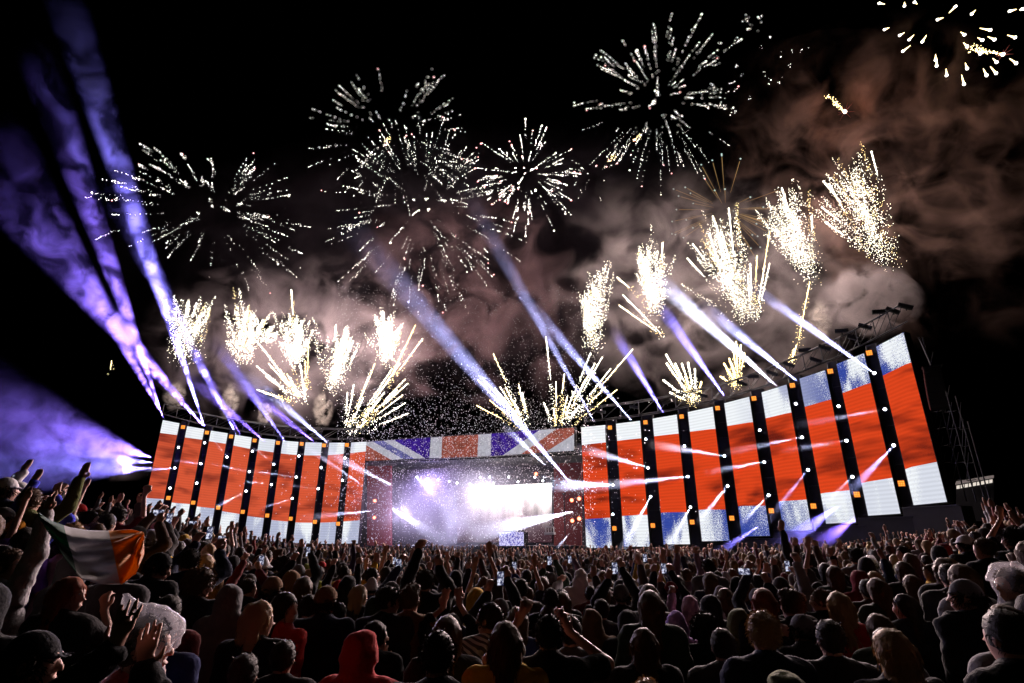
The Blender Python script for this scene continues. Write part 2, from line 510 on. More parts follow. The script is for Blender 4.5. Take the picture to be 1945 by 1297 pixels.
        if top in ('cap', 'capback'):
            gr.ell(hd((0, .01, 1.575)), (.15, .16, .085), R, k=.008, sub=True)
            for i in range(5):
                x = -.06 + .03 * i
                gr.cone(hd((x, sg * .085, 1.665)), hd((x * .8, sg * (.175 - 3.5 * x * x * 2), 1.652)), .008, .006, k=.012)
        elif top == 'bucket':
            gr.ell(hd((0, .01, 1.565)), (.15, .16, .085), R, k=.008, sub=True)
            gr.cone(hd((0, -.01, 1.70)), hd((0, -.015, 1.735)), .082, .07, k=.02)
            for i in range(16):
                a0, a1 = 2 * math.pi * i / 16, 2 * math.pi * (i + 1) / 16
                gr.cone(hd((.125 * math.cos(a0), -.015 + .145 * math.sin(a0), 1.635)), hd((.125 * math.cos(a1), -.015 + .145 * math.sin(a1), 1.635)), .012, k=.02)
                gr.cone(hd((.095 * math.cos(a0), -.015 + .115 * math.sin(a0), 1.66)), hd((.12 * math.cos(a0), -.015 + .14 * math.sin(a0), 1.638)), .016, .012, k=.02)
        else:
            gr.ell(hd((0, .04, 1.56)), (.15, .15, .10), R, k=.008, sub=True)
            gr.wrinkle(.003, 90, seed)
        hn = {'cap': 'cap', 'capback': 'cap', 'bucket': 'bucket_hat', 'beanie': 'beanie'}[top]
        if sp.get('under', True):
            g2 = Grid((-.2, -.25, 1.4), (.2, .25, 1.8), min(h, .02))
            shell(g2, .009); face_off(g2); neck_off(g2); g2.cut_below(1.575)
            g2.F = np.maximum(g2.F, (g2.ax[2] - 1.66)[None, None, :])
            parts['hair'] = g2.mesh()
    if hn: parts[hn] = big.mesh()
    if sp.get('poncho'):
        g = Grid((-.85, -.5, .5), (.85, .6, max(top_z, 2.05)), h)
        g.cone((0, -.01, 1.36), (0, 0, .7), .185, .30, k=.06)
        for s_ in (-1, 1):
            g.cone(sh[s_], el[s_], .092, .10, k=.06)
            g.cone(el[s_], el[s_] + (wr[s_] - el[s_]) * .75, .095, .065, k=.05)
        pk = sp.get('peak', .05)
        g.ell(hd((0, -.005, 1.655)), (.112, .14, .14), R, k=.04)
        g.cone(hd((0, -.06, 1.74)), hd((0, -.10, 1.80 + pk)), .07, .018, k=.05)
        g.cone(hd((0, .05, 1.73)), hd((0, .165, 1.635)), .065, .035, k=.05)
        g.cone((0, -.04, 1.43), hd((0, -.03, 1.56)), .10, .10, k=.05)
        g.ell(hd((0, .21, 1.58)), (.085, .13, .105), R, k=.02, sub=True)
        g.wrinkle(.010, 30, seed); g.cut_below(.66)
        parts['poncho'] = g.mesh()
    return parts

def wisps(V, Fc, n, ln, rng, hang=0.0):
    """stray hairs standing off a head of hair"""
    a = V[Fc[:, 0]]; e1 = V[Fc[:, 1]] - a; e2 = V[Fc[:, 2]] - a
    N = np.cross(e1, e2); N /= np.linalg.norm(N, axis=1)[:, None] + 1e-9
    k = rng.integers(0, len(Fc), n)
    p = a[k]; t = N[k] * rng.uniform(.3, 1, (n, 1)) * (1 - .7 * hang) + rng.normal(0, .45 - .25 * hang, (n, 3)) + np.array((0, 0, -.25 - hang))
    t /= np.linalg.norm(t, axis=1)[:, None]
    L = ln * rng.uniform(.4, 1.3, (n, 1)); w = np.cross(t, rng.normal(0, 1, (n, 3))); w /= np.linalg.norm(w, axis=1)[:, None]
    w *= .0011
    pts = np.stack([p - w, p + w, p + t * L * .6 + w * .7 + N[k] * .003, p + t * L + np.array((0, 0, -.3)) * L], 1).reshape(-1, 3)
    f = np.arange(4 * n).reshape(-1, 4)
    return np.concatenate([V, pts]), np.concatenate([Fc, f + len(V)])
# ------------------------------------------------------------------ ground: a shallow bowl, banks rising to both sides
def ground_z(x, y=0.0):
    """bowl of grass: both banks climb away from the middle and die away towards the stage"""
    az = math.degrees(math.atan2(x, max(y, .5)))
    if x < 0:
        b = np.interp(-x, [0, 1.5, 3, 4, 5.5, 8, 13.6, 20, 45, 90], [0, .08, .4, .65, .9, 1.25, 1.6, 1.9, 2.6, 3])
        s = np.interp(-az, [10, 18, 24.5, 33, 40], [.08, .2, .42, .85, 1])
    else:
        b = np.interp(x, [0, 2.4, 4.5, 8, 11, 20, 45, 90], [0, .12, .4, .75, 1.0, 1.3, 1.7, 2])
        s = np.interp(az, [14, 20, 27, 34.5, 41], [.05, .1, .25, .6, 1])
    return float(b * s) - .009 * max(0.0, min(y, 80.0) - 6)

M['grass'] = surf_mat('grass', (.03, .04, .015), rough=.95, bump=.8, bscale=8, var=.5, vscale=1.2)
xs = np.concatenate([np.linspace(-400, -75, 8), np.linspace(-70, 70, 71), np.linspace(75, 400, 8)])
ys = np.concatenate([np.linspace(-40, -2, 6), np.linspace(0, 110, 45), np.linspace(130, 700, 8)])
gv = [(x, y, ground_z(x, y)) for y in ys for x in xs]
nxs = len(xs)
gf = [(j * nxs + i, j * nxs + i + 1, (j + 1) * nxs + i + 1, (j + 1) * nxs + i) for j in range(len(ys) - 1) for i in range(nxs - 1)]
tag(link('ground', np_mesh('ground', gv, gf, M['grass'])), 'trampled grass slope under the crowd', kind='structure')

# ------------------------------------------------------------------ LED wings
ORD = ['first', 'second', 'third', 'fourth', 'fifth', 'sixth', 'seventh', 'eighth', 'ninth']
RT = [((1103.9, 811.6), (1148.8, 807.4)), ((1170.2, 804.9), (1215.5, 799.4)), ((1239.6, 795.2), (1285.4, 787.5)), ((1306.5, 782.7), (1353.7, 772.7)), ((1375.7, 766), (1423, 753.6)),
      ((1446.5, 745.3), (1494, 730.5)), ((1518.7, 719.2), (1567.7, 703)), ((1589, 691.5), (1641, 671)), ((1664, 658.3), (1716, 631.4))]
LT = [((309.4, 797.9), (341, 804)), ((355.5, 809.4), (388, 815)), ((400.7, 818), (432.6, 823)), ((446.7, 825.8), (478.4, 831)), ((492.8, 832.4), (523, 835.3)),
      ((536.9, 837), (567, 839.4)), ((580.6, 840), (611.7, 841)), ((625.6, 841), (655, 841)), ((667.3, 840.5), (697, 839))]
def wing_d(px, py):
    r = ray(px, py); az = math.degrees(math.atan2(r.x, r.y))
    return float(np.interp(az, [-36, -32.7, -27, -22, -14.7, -14, 5, 7.2, 13, 18, 22, 25, 28.5, 31.7, 35, 37.4, 41],
                           [101, 99.5, 96.5, 93.5, 88.5, 88, 73, 72, 70.6, 69, 67.6, 66.2, 64.4, 62.6, 60.9, 59.4, 57]))
def W(px, py, off=0.0): return P(px, py, wing_d(px, py) + off)
HS = 14.8

def screen_mat(name, wash):
    """a live picture of a waving red and white flag on LED modules: the haze in front of the left wing is painted into its colours"""
    m, nt = new_mat(name)
    out = nd(nt, 'ShaderNodeOutputMaterial'); e = nd(nt, 'ShaderNodeEmission')
    uv = nd(nt, 'ShaderNodeUVMap'); sep = nd(nt, 'ShaderNodeSeparateXYZ'); nt.links.new(uv.outputs[0], sep.inputs[0])
    u, v = sep.outputs[0], sep.outputs[1]
    wave = val(nt, 'MULTIPLY', val(nt, 'SINE', val(nt, 'MULTIPLY', u, 7.0)), .018)
    top = val(nt, 'ADD', val(nt, 'MULTIPLY', u, -.05 if wash == 0 else .02), val(nt, 'ADD', wave, .845 if wash == 0 else .868))
    bot = val(nt, 'ADD', val(nt, 'MULTIPLY', u, -.02), val(nt, 'ADD', wave, .225))
    isw = val(nt, 'ADD', val(nt, 'GREATER_THAN', v, top), val(nt, 'LESS_THAN', v, bot), clamp=True)
    mp = nd(nt, 'ShaderNodeMapping'); mp.inputs['Scale'].default_value = (3.4, 4.6, 1); mp.inputs['Rotation'].default_value = (0, 0, .42); mp.inputs['Location'].default_value = (.3, 2.1, 0)
    nt.links.new(uv.outputs[0], mp.inputs[0])
    n1 = noise(nt, mp.outputs[0], 1.0, 3, .4)
    fold = ramp(nt, n1, .47, .66)                       # dark folds in the cloth of the flag
    edge = ramp(nt, v, .2, .45); 
    fold = val(nt, 'MULTIPLY', fold, .95)
    mp2 = nd(nt, 'ShaderNodeMapping'); mp2.inputs['Scale'].default_value = (11, 1.6, 1); mp2.inputs['Location'].default_value = (3.2, 1.7, 0)
    nt.links.new(uv.outputs[0], mp2.inputs[0])
    n2 = noise(nt, mp2.outputs[0], 1.0, 2, .8)
    fine = noise(nt, uv.outputs[0], 260, 3)
    bl = ramp(nt, val(nt, 'ADD', n2, val(nt, 'MULTIPLY', val(nt, 'SUBTRACT', fine, .5), .7)), .46, .54)
    rmul = nd(nt, 'ShaderNodeMapRange'); nt.links.new(u, rmul.inputs[0])
    rmul.inputs[1].default_value, rmul.inputs[2].default_value = (.5, .8) if wash == 0 else (-.1, 3.5)
    low = val(nt, 'LESS_THAN', v, .5)
    amt = val(nt, 'MAXIMUM', val(nt, 'MULTIPLY', low, val(nt, 'SUBTRACT', .97, val(nt, 'MULTIPLY', ramp(nt, u, .55, .8), .75)) if wash == 0 else .5), val(nt, 'MULTIPLY', val(nt, 'MULTIPLY', rmul.outputs[0], .97), val(nt, 'SUBTRACT', 1.0, low)))
    bl = val(nt, 'MULTIPLY', bl, amt)
    white = mixc(nt, bl, (.80, .83, .86), (.008, .035, .30))
    red = mixc(nt, fold, (.66, .055, .012) if wash == 0 else (.62, .095, .04), (.045, .006, .006) if wash == 0 else (.12, .02, .015))  # left wing: paler reds and folds imitate the haze before them
    red = mixc(nt, val(nt, 'MULTIPLY', ramp(nt, fine, .35, .65), .25), red, (.55, .04, .006))
    c = mixc(nt, isw, red, white)
    # module rows of the LED wall
    rows = val(nt, 'SINE', val(nt, 'MULTIPLY', v, 260.0))
    lum = val(nt, 'ADD', val(nt, 'MULTIPLY', rows, .07), .96)
    nt.links.new(c, e.inputs[0]); nt.links.new(val(nt, 'MULTIPLY', lum, 1.12), e.inputs[1])
    nt.links.new(e.outputs[0], out.inputs[0])
    return m
M['screen_right'] = screen_mat('screen_right', 0)
M['screen_left'] = screen_mat('screen_left', 1)

def uv_quad(name, pts, uvs, mat):
    me = bpy.data.meshes.new(name); me.from_pydata([tuple(p) for p in pts], [], [(0, 1, 2, 3)])
    l = me.uv_layers.new(name='UVMap')
    for i in range(4): l.data[i].uv = uvs[i]
    me.materials.append(mat); return me

towers = {}
def wing(tops, side, mat):
    n = len(tops)
    az = [math.atan2(ray(*p).x, ray(*p).y) for q in tops for p in q]
    a0, a1 = min(az), max(az)
    prevR = None
    for i, (tl, tr) in enumerate(tops):
        A, B = W(*tl), W(*tr)
        zt = (A.z + B.z) / 2
        mid = (A + B) / 2; tx = (B - A); tx.z = 0; wd = tx.length; tx.normalize(); nrm = Vector((tx.y, -tx.x, 0))
        k = i if side == 'right' else n - 1 - i
        where = f'{ORD[k]} column right of the stage' if side == 'right' else f'{ORD[k]} column left of the stage'
        t = thing('led_screen', f'tall LED screen with white, red and white bands, {where}', 'LED screen', (mid.x, mid.y, zt - HS), 'flag screens on the stage wings')
        slope = (B.z - A.z) / 2
        loc = Vector(t.location)
        c = [(-tx * wd / 2), (tx * wd / 2)]
        u0 = (math.atan2(A.x, A.y) - a0) / (a1 - a0); u1 = (math.atan2(B.x, B.y) - a0) / (a1 - a0)
        lo_s = slope * (.25 if side == 'right' else .6)
        pts = [c[0] + Vector((0, 0, -slope * -.0 - lo_s)), c[1] + Vector((0, 0, lo_s)), c[1] + Vector((0, 0, HS + slope)), c[0] + Vector((0, 0, HS - slope))]
        link('display', uv_quad('display', [p + nrm * .012 for p in pts], [(u0, 0), (u1, 0), (u1, 1), (u0, 1)], mat), t)
        mb = MB(); b = [p - nrm * .9 for p in pts]
        o = [(pts[0] - tx * .04), (pts[1] + tx * .04), (pts[2] + tx * .04), (pts[3] - tx * .04)]
        o[0].z -= .06; o[1].z -= .06; o[2].z += .06; o[3].z += .06
        ob = [p - nrm * .9 for p in o]
        mb.add(o + ob, [(0, 1, 2, 3), (7, 6, 5, 4), (4, 5, 1, 0), (5, 6, 2, 1), (6, 7, 3, 2), (7, 4, 0, 3)])
        mb.obj('casing', M['black_metal'], t)
        # plinth below this screen, standing on the ground
        pl = thing('plinth', f'dark stage plinth under the {where.replace("column", "LED column")}', 'plinth', (mid.x, mid.y, ground_z(mid.x, mid.y) - .3), 'dark plinths under the stage wings')
        h = zt - HS - .3 - (ground_z(mid.x, mid.y) - .3)
        mb = MB(); ex = wd / 2 + 1.0
        q = [-tx * ex + nrm * .15, tx * ex + nrm * .15, tx * ex - nrm * 1.4, -tx * ex - nrm * 1.4]
        mb.add(q + [p + Vector((0, 0, h)) for p in q], [(3, 2, 1, 0), (4, 5, 6, 7), (0, 1, 5, 4), (1, 2, 6, 5), (2, 3, 7, 6), (3, 0, 4, 7)])
        mb.obj('wall_panel', M['stage_black'], pl)
        mb = MB(); mb.box(nrm * .2 + Vector((0, 0, h + .05)), (wd + 1.9, .12, .1), Matrix.Rotation(math.atan2(tx.y, tx.x), 3, 'Z')); mb.obj('ledge', M['steel'], pl)
        if prevR is not None:
            a, bq = prevR, A
            g = (a + bq) / 2; ux = bq - a; ux.z = 0; gw = ux.length - .1; ux.normalize(); gn = Vector((ux.y, -ux.x, 0))
            kk = i - 1 if side == 'right' else n - 1 - i
            zb = g.z - HS - .4
            tw = thing('lighting_tower', f'dark lighting tower, {ORD[kk]} one {side} of the stage', 'lighting tower', (g.x, g.y, zb), 'dark towers between the LED screens')
            Rz = Matrix.Rotation(math.atan2(ux.y, ux.x), 3, 'Z')
            mb = MB(); mb.box(-gn * .75 + Vector((0, 0, HS / 2 + .5)), (gw, .5, HS + 1.2), Rz); mb.obj('back_board', M['stage_black'], tw)
            for s_ in (-1, 1):
                mb = MB()
                mb.bar(ux * s_ * (gw / 2 - .08) - gn * .42, ux * s_ * (gw / 2 - .08) - gn * .42 + Vector((0, 0, HS + 1.0)), .06, n=6); mb.obj('upright', M['steel'], tw)
            for q in range(9):
                mb = MB(); mb.box(-gn * .42 + Vector((0, 0, .8 + q * (HS - .6) / 8)), (gw - .2, .07, .07), Rz); mb.obj('rung', M['steel'], tw)
            towers[(side, kk)] = (g, ux, gn, gw)
        prevR = B
wing(RT, 'right', M['screen_right'])
wing(LT, 'left', M['screen_left'])

# ------------------------------------------------------------------ lamps on the towers
M['amber'] = emit_mat('amber_blinder_glow', (1.0, .22, .02), .9)
M['amber_core'] = emit_mat('amber_blinder_core', (1.0, .45, .07), 1.5)
M['lens_white'] = emit_mat('lamp_lens_white', (.85, .88, 1.0), 14)
M['lens_red'] = emit_mat('lamp_lens_red', (1.0, .3, .16), 5)
M['lens_red_halo'] = emit_mat('lamp_ring_red', (1.0, .12, .05), 1.2)

def blinder_meshes():
    mb = MB(); mb.box((0, .09, 0), (.74, .16, .74)); mb.box((0, .0, .34), (.74, .06, .05)); mb.box((0, 0, -.34), (.74, .06, .05)); mb.box((.34, 0, 0), (.05, .06, .63)); mb.box((-.34, 0, 0), (.05, .06, .63))
    hs = mb.mesh('housing', M['black_metal'])
    mb = MB()
    mb.quad((-.31, -.006, -.31), (.31, -.006, -.31), (.31, -.006, .31), (-.31, -.006, .31))
    gl = mb.mesh('glow_panel', M['amber'])
    mb = MB()
    for ix in (-1, 0, 1):
        for iz in (-1, 0, 1): mb.box((ix * .19, -.03, iz * .19), (.12, .03, .12))
    return hs, gl, mb.mesh('cell_grid', M['amber_core'])
BL = blinder_meshes()
def face_to(o, target):
    d = Vector(target) - Vector(o.location)
    o.rotation_euler = (0, 0, math.atan2(d.y, d.x) + math.pi / 2)
LAMP_T = Vector((0, 14, 1.6))
def spot(parent_loc, target, energy, color, size, blend=.5, radius=.1, name='bulb', parent=None):
    ld = bpy.data.lights.new(name, 'SPOT'); ld.energy = energy; ld.color = color; ld.spot_size = size; ld.spot_blend = blend; ld.shadow_soft_size = radius
    o = bpy.data.objects.new(name, ld); COL.objects.link(o)
    d = Vector(target) - Vector(parent_loc); q = d.to_track_quat('-Z', 'Y')
    if parent is not None:
        bpy.context.view_layer.update()
        pm = Matrix.LocRotScale(parent.location, parent.rotation_euler.to_quaternion(), parent.scale)
        o.parent = parent
        m = pm.inverted() @ Matrix.LocRotScale(Vector(parent_loc), q, None)
        o.matrix_local = m
    else:
        o.location = parent_loc; o.rotation_euler = q.to_euler()
    return o
BLIND_W = 54000.0
def blinder(px, py, label, lit=True, scale=1.0, power=1.0):
    p = W(px, py, -.35)
    t = thing('blinder_light', label, 'blinder light', p, 'amber blinder lights on the towers'); face_to(t, (0, 0, 2)); t.scale = (scale * .82,) * 3
    for nm, me in zip(('housing', 'glow_panel', 'cell_grid'), BL): link(nm, me, t)
    if lit:
        d = (LAMP_T - p).normalized()
        spot(p + d * .3, LAMP_T + Vector((p.x * .3, 6, 0)), BLIND_W * power, (1, .76, .74) if p.x > 0 else (.78, .66, 1.0), math.radians(46), .7, .3, parent=t)
rb_top = [(1158.5, 812), (1226, 802), (1294.6, 791), (1363, 775), (1432, 756.6), (1505, 731.8), (1577, 705), (1651, 670)]
rb_bot = [(1167, 1003.5), (1240, 998), (1314.6, 991.5), (1390, 984), (1465, 970), (1545, 961), (1627.5, 939), (1712, 918)]
lb_top = [(347.7, 811), (393, 821.5), (439, 829), (483.6, 836.5), (528, 841), (573, 843), (615.5, 845.7), (659, 845)]
lb_bot = [(319.8, 945.6), (367, 954.5), (414.5, 964), (461, 972), (507.5, 979), (552, 985), (598, 991), (642, 994.6)]
for i in range(8):
    blinder(*rb_top[i], f'square amber blinder light at the top of the {ORD[i]} dark tower right of the stage', lit=i < 4, power=1.5)
    blinder(*rb_bot[i], f'square amber blinder light low on the {ORD[i]} dark tower right of the stage', lit=False)
    blinder(*lb_top[i], f'square amber blinder light at the top of the {ORD[7 - i]} dark tower left of the stage', lit=i > 5, scale=1.1, power=1.0)
    blinder(*lb_bot[i], f'square amber blinder light low on the {ORD[7 - i]} dark tower left of the stage', lit=False, scale=1.1)

def head_meshes():
    mb = MB(); mb.box((0, .1, .42), (.42, .3, .16)); base = mb.mesh('base', M['black_metal'])
    mb = MB(); mb.box((-.26, 0, .12), (.06, .14, .5)); mb.box((.26, 0, .12), (.06, .14, .5)); mb.box((0, 0, .34), (.58, .14, .05)); yoke = mb.mesh('yoke', M['black_metal'])
    mb = MB(); mb.bar((0, .28, -.02), (0, .02, -.02), .13, .19, n=12); mb.bar((0, .02, -.02), (0, -.16, -.02), .2, .2, n=12); hd = mb.mesh('lamp_head', M['black_metal'], )
    mb = MB(); mb.bar((0, -.17, -.02), (0, -.19, -.02), .135, .11, n=14); ln = mb.mesh('lens', M['lens_white'])
    return base, yoke, hd, ln
MH = head_meshes()
def moving_head(p, label, scale=1.0, group='white moving head lamps on the towers'):
    t = thing('moving_head_lamp', label, 'stage lamp', p, group); face_to(t, (0, 0, 2)); t.scale = (scale,) * 3
    for nm, me in zip(('base', 'yoke', 'lamp_head', 'lens'), MH): link(nm, me, t)
    return t
r_heads = [[(1164, 921), (1164, 976.5)], [(1226.6, 834), (1231, 888.5), (1236, 943)], [(1300, 847), (1306.5, 905), (1311.5, 963)], [(1376, 866), (1382, 923)], [(1443, 817), (1451.5, 877.4), (1460, 940.4)],
           [(1511.7, 767), (1523.4, 830.5), (1534.8, 892.4)], [(1592.8, 771.7), (1608, 837), (1619, 905.5)], [(1661, 709), (1681, 777.5), (1697.6, 845.7)]]
l_heads = [[(339, 849.7), (331.9, 888.6), (323, 927)], [(388.6, 841), (381.4, 880.5), (373.6, 917.4)], [(431.2, 868)], [(479.3, 857), (473.5, 895.8), (467.5, 932.7)], [(520, 881.7), (515.6, 920.3)],
           [(567.7, 866), (562.8, 906), (555, 946.5)], [(610, 887.7), (604.5, 928)], [(655, 870), (650.6, 912)]]
POSN = {1: ['only'], 2: ['upper', 'lower'], 3: ['top', 'middle', 'bottom']}
for side, L in (('right', r_heads), ('left', l_heads)):
    for i, hs in enumerate(L):
        k = i if side == 'right' else 7 - i
        for j, (px, py) in enumerate(hs):
            moving_head(W(px, py, -.25), f'{POSN[len(hs)][j]} white moving head lamp on the {ORD[k]} dark tower {side} of the stage', 1.0 if side == 'right' else 1.15)

# ------------------------------------------------------------------ trusses over the wings
def truss(path, h, label, seglabel):
    """box truss: path = list of bottom-front points; each bay's chords and braces are parts"""
    t = thing('roof_truss', label, 'truss', path[0], 'lighting trusses over the stage wings')
    o = Vector(path[0]); up = Vector((0, 0, h)); bk = Vector((0, 1.1, 0))
    for a, b in zip(path[:-1], path[1:]):
        a, b = Vector(a) - o, Vector(b) - o
        for off in (Vector(), up, bk, up + bk):
            mb = MB(); mb.bar(a + off, b + off, .07, n=5); mb.obj('chord', M['steel'], t)
        mb = MB(); mb.bar(a, a + up, .05, n=5); mb.obj('post', M['steel'], t)
        mb = MB(); mb.bar(a, b + up, .035, n=4); mb.bar(a + bk, b + up + bk, .035, n=4); mb.bar(a + up, b + up + bk, .035, n=4); mb.obj('brace', M['steel'], t)
    return t
def subdiv(pts, n):
    out = []
    for a, b in zip(pts[:-1], pts[1:]):
        for i in range(n): out.append(a + (b - a) * i / n)
    return out + [pts[-1]]
rp = [W(px, py, .6) for px, py in ((1110, 799), (1180, 792), (1250, 782), (1320, 768), (1390, 752), (1460, 730), (1530, 702), (1600, 673), (1665, 641), (1724, 610))]
truss(subdiv(rp, 2), 1.8, 'long curved dark steel truss along the top of the right stage wing', '')
lp = [W(px, py, .6) for px, py in ((308, 786), (360, 800), (410, 810), (460, 818), (520, 826), (580, 831), (640, 833), (692, 832))]
truss(subdiv(lp, 2), 1.6, 'long thin dark steel truss along the top of the left stage wing', '')
# dark floodlights and effect heads perched on the right truss
def flood(p, tilt, label, s=1.0):
    t = thing('floodlight', label, 'floodlight', p, 'dark floodlights along the right truss'); t.rotation_euler = (0, 0, -.5); t.scale = (s,) * 3
    Rt = Matrix.Rotation(tilt, 3, 'Y')
    mb = MB(); mb.box((0, 0, .55), (1.5, .5, .42), Rt); mb.obj('housing', M['black_metal'], t)
    mb = MB(); mb.box((0, -.29, .55), (1.35, .05, .3), Rt); mb.obj('bracket_plate', M['grille'], t)
    mb = MB(); mb.bar((0, 0, 0), (0, 0, .5), .06); mb.obj('post', M['steel'], t)
ORD17 = ORD + ['tenth', 'eleventh', 'twelfth', 'thirteenth', 'fourteenth', 'fifteenth', 'sixteenth', 'outermost']
fl = [(1142, 788, .2), (1205, 779, .3), (1268, 770, -.3), (1335, 757, .5), (1410, 735, .5), (1432, 722, .1), (1468, 716, .5), (1500, 700, .5), (1530, 672, .1), (1552, 692, .5), (1568, 668, .5), (1600, 636, .1), (1625, 650, .5), (1645, 628, .5), (1672, 600, .1), (1698, 598, .6), (1722, 590, .5)]
for i, (x, y, tl) in enumerate(fl):
    flood(W(x, y, .9), tl, f'{ORD17[i]} dark floodlight along the right truss, counted from the stage', .8)

# ------------------------------------------------------------------ header screen over the stage mouth
HA, HB = W(696, 839), W(1090, 815)
hx = HB - HA; hx.z = 0; hx.normalize(); hn = Vector((hx.y, -hx.x, 0))
def HP(X, Y, off=0.0):
    px, py = 640 + X / 3.74, 760 + Y / 3.74
    r = ray(px, py); t = (HA - CAM).dot(hn) / r.dot(hn)
    return CAM + r * t + hn * off
def led(name, col, s, nz=.3):
    m, nt = new_mat(name)
    out = nd(nt, 'ShaderNodeOutputMaterial'); e = nd(nt, 'ShaderNodeEmission'); tc = nd(nt, 'ShaderNodeTexCoord')
    f = noise(nt, tc.outputs['Object'], 1.2, 6, .5, .7)
    c = mixc(nt, ramp(nt, f, .3, .7), tuple(x * (1 - nz) for x in col), col)
    nt.links.new(c, e.inputs[0]); e.inputs[1].default_value = s; nt.links.new(e.outputs[0], out.inputs[0]); return m
M['led_white'] = led('led_white', (.78, .78, .9), .62, .3)
M['led_red'] = led('led_red', (.62, .17, .12), .62, .55)
M['led_blue'] = led('led_blue', (.09, .03, .5), .6, .65)
M['led_dim'] = led('led_dim', (.16, .16, .42), 1.0, .6)
hs_t = thing('header_screen', 'wide LED header over the stage mouth showing a blue, white and red crossed flag', 'LED screen', HP(660, 430), 'header screen over the stage')
ho = Vector(hs_t.location)
bands = [('led_red', [(208, 320), (385, 424), (205, 432)]), ('led_white', [(215, 297), (258, 294), (470, 419), (385, 424), (208, 320)]), ('led_dim', [(258, 294), (330, 289), (552, 416), (470, 419)]),
         ('led_white', [(330, 289), (405, 283), (630, 413), (552, 416)]), ('led_blue', [(405, 283), (665, 264), (655, 412), (630, 413)]),
         ('led_white', [(668, 265), (750, 260), (742, 410), (657, 412)]), ('led_red', [(750, 260), (1005, 244), (998, 400), (742, 410)]), ('led_white', [(1005, 244), (1097, 238), (1093, 395), (998, 400)]),
         ('led_blue', [(1097, 238), (1440, 212), (1180, 390), (1093, 395)]), ('led_white', [(1440, 212), (1560, 203), (1310, 383), (1180, 390)]), ('led_red', [(1560, 203), (1685, 195), (1685, 240), (1480, 371), (1310, 383)]),
         ('led_white', [(1685, 240), (1685, 358), (1480, 371)])]
mb = MB(); mats = [M['led_white'], M['led_red'], M['led_blue'], M['led_dim']]; ix = {'led_white': 0, 'led_red': 1, 'led_blue': 2, 'led_dim': 3}
for mn, poly in bands:
    mb.add([HP(x, y, .02) - ho for x, y in poly], [tuple(range(len(poly)))[::-1]], ix[mn])
mb.obj('display', mats, hs_t)
mb = MB(); c = [HP(195, 290) - ho, HP(1690, 186) - ho, HP(1690, 366) - ho, HP(195, 440) - ho]
bk = [p - hn * .9 for p in c]; mb.add(c + bk, [(0, 1, 2, 3), (7, 6, 5, 4), (4, 5, 1, 0), (5, 6, 2, 1), (6, 7, 3, 2), (7, 4, 0, 3)]); mb.obj('casing', M['black_metal'], hs_t)

# ------------------------------------------------------------------ the stage itself
def SP(px, py, deep):               # point on a plane parallel to the header, 'deep' metres behind it
    r = ray(px, py); t = ((HA - CAM).dot(hn) - deep) / r.dot(hn)
    return CAM + r * t
RH = Matrix.Rotation(math.atan2(hx.y, hx.x), 3, 'Z')
sm = thing('stage', 'dark festival stage with back wall, side walls and deck behind the crowd', 'stage', SP(890, 1040, 0))
so = Vector(sm.location)
def slab(name, pl, deep0, deep1, mat, parent=sm):
    """box whose front face has the pixel corners pl on plane deep0, going back to deep1"""
    f = [SP(x, y, deep0) - so for x, y in pl]; b = [p - hn * (deep1 - deep0) for p in f]
    mb = MB(); mb.add(f + b, [(3, 2, 1, 0), (4, 5, 6, 7), (0, 1, 5, 4), (1, 2, 6, 5), (2, 3, 7, 6), (3, 0, 4, 7)]); return mb.obj(name, mat, parent)
M['stage_red_lit'] = surf_mat('stage_red_lit', (.2, .05, .05), rough=.9, var=.4, bump=.4, bscale=3)  # red light of the side lamps put into the wall colour
slab('back_wall', [(640, 860), (1125, 845), (1125, 1050), (640, 1050)], 10, 10.5, M['stage_black'])
slab('roof', [(690, 872), (1105, 857), (1105, 864), (690, 880)], .9, 9.9, M['black_metal'])
slab('deck', [(690, 1037), (1108, 1037), (1108, 1062), (690, 1062)], -1.5, 9.9, M['stage_black'])
slab('side_wall', [(1052, 880), (1104, 878), (1104, 1036), (1052, 1036)], 4, 4.4, M['stage_red_lit'])
slab('side_wall', [(697, 885), (742, 884), (742, 1036), (697, 1036)], 4, 4.4, M['stage_red_lit'])
# bright video wall at the back
vm, nt = new_mat('video_wall_hazy_picture')
out = nd(nt, 'ShaderNodeOutputMaterial'); e = nd(nt, 'ShaderNodeEmission'); uvn = nd(nt, 'ShaderNodeUVMap'); sp_ = nd(nt, 'ShaderNodeSeparateXYZ'); nt.links.new(uvn.outputs[0], sp_.inputs[0])
mpn = nd(nt, 'ShaderNodeMapping'); mpn.inputs['Scale'].default_value = (9, .35, 1); nt.links.new(uvn.outputs[0], mpn.inputs[0])
drip = noise(nt, mpn.outputs[0], 1.0, 4, .2, .6)
hgt = val(nt, 'ADD', sp_.outputs[1], val(nt, 'MULTIPLY', val(nt, 'SUBTRACT', drip, .5), .75))
lit = val(nt, 'MULTIPLY', ramp(nt, hgt, .2, .85), ramp(nt, val(nt, 'ADD', sp_.outputs[0], val(nt, 'MULTIPLY', val(nt, 'SUBTRACT', drip, .5), .3)), -.02, .5))  # fade to the left imitates haze in front, put into the picture
nt.links.new(mixc(nt, lit, (.13, .06, .08), (1, .93, .92)), e.inputs[0]); nt.links.new(val(nt, 'ADD', val(nt, 'MULTIPLY', lit, 1.3), .5), e.inputs[1]); nt.links.new(e.outputs[0], out.inputs[0])
vw = thing('video_wall', 'bright white video wall with dripping light pattern at the back of the stage', 'video wall', SP(960, 1035, 9.5)); vo = Vector(vw.location)
q = [SP(x, y, 9.6) - vo for x, y in ((868, 1030), (1048, 1030), (1048, 917), (868, 925))]
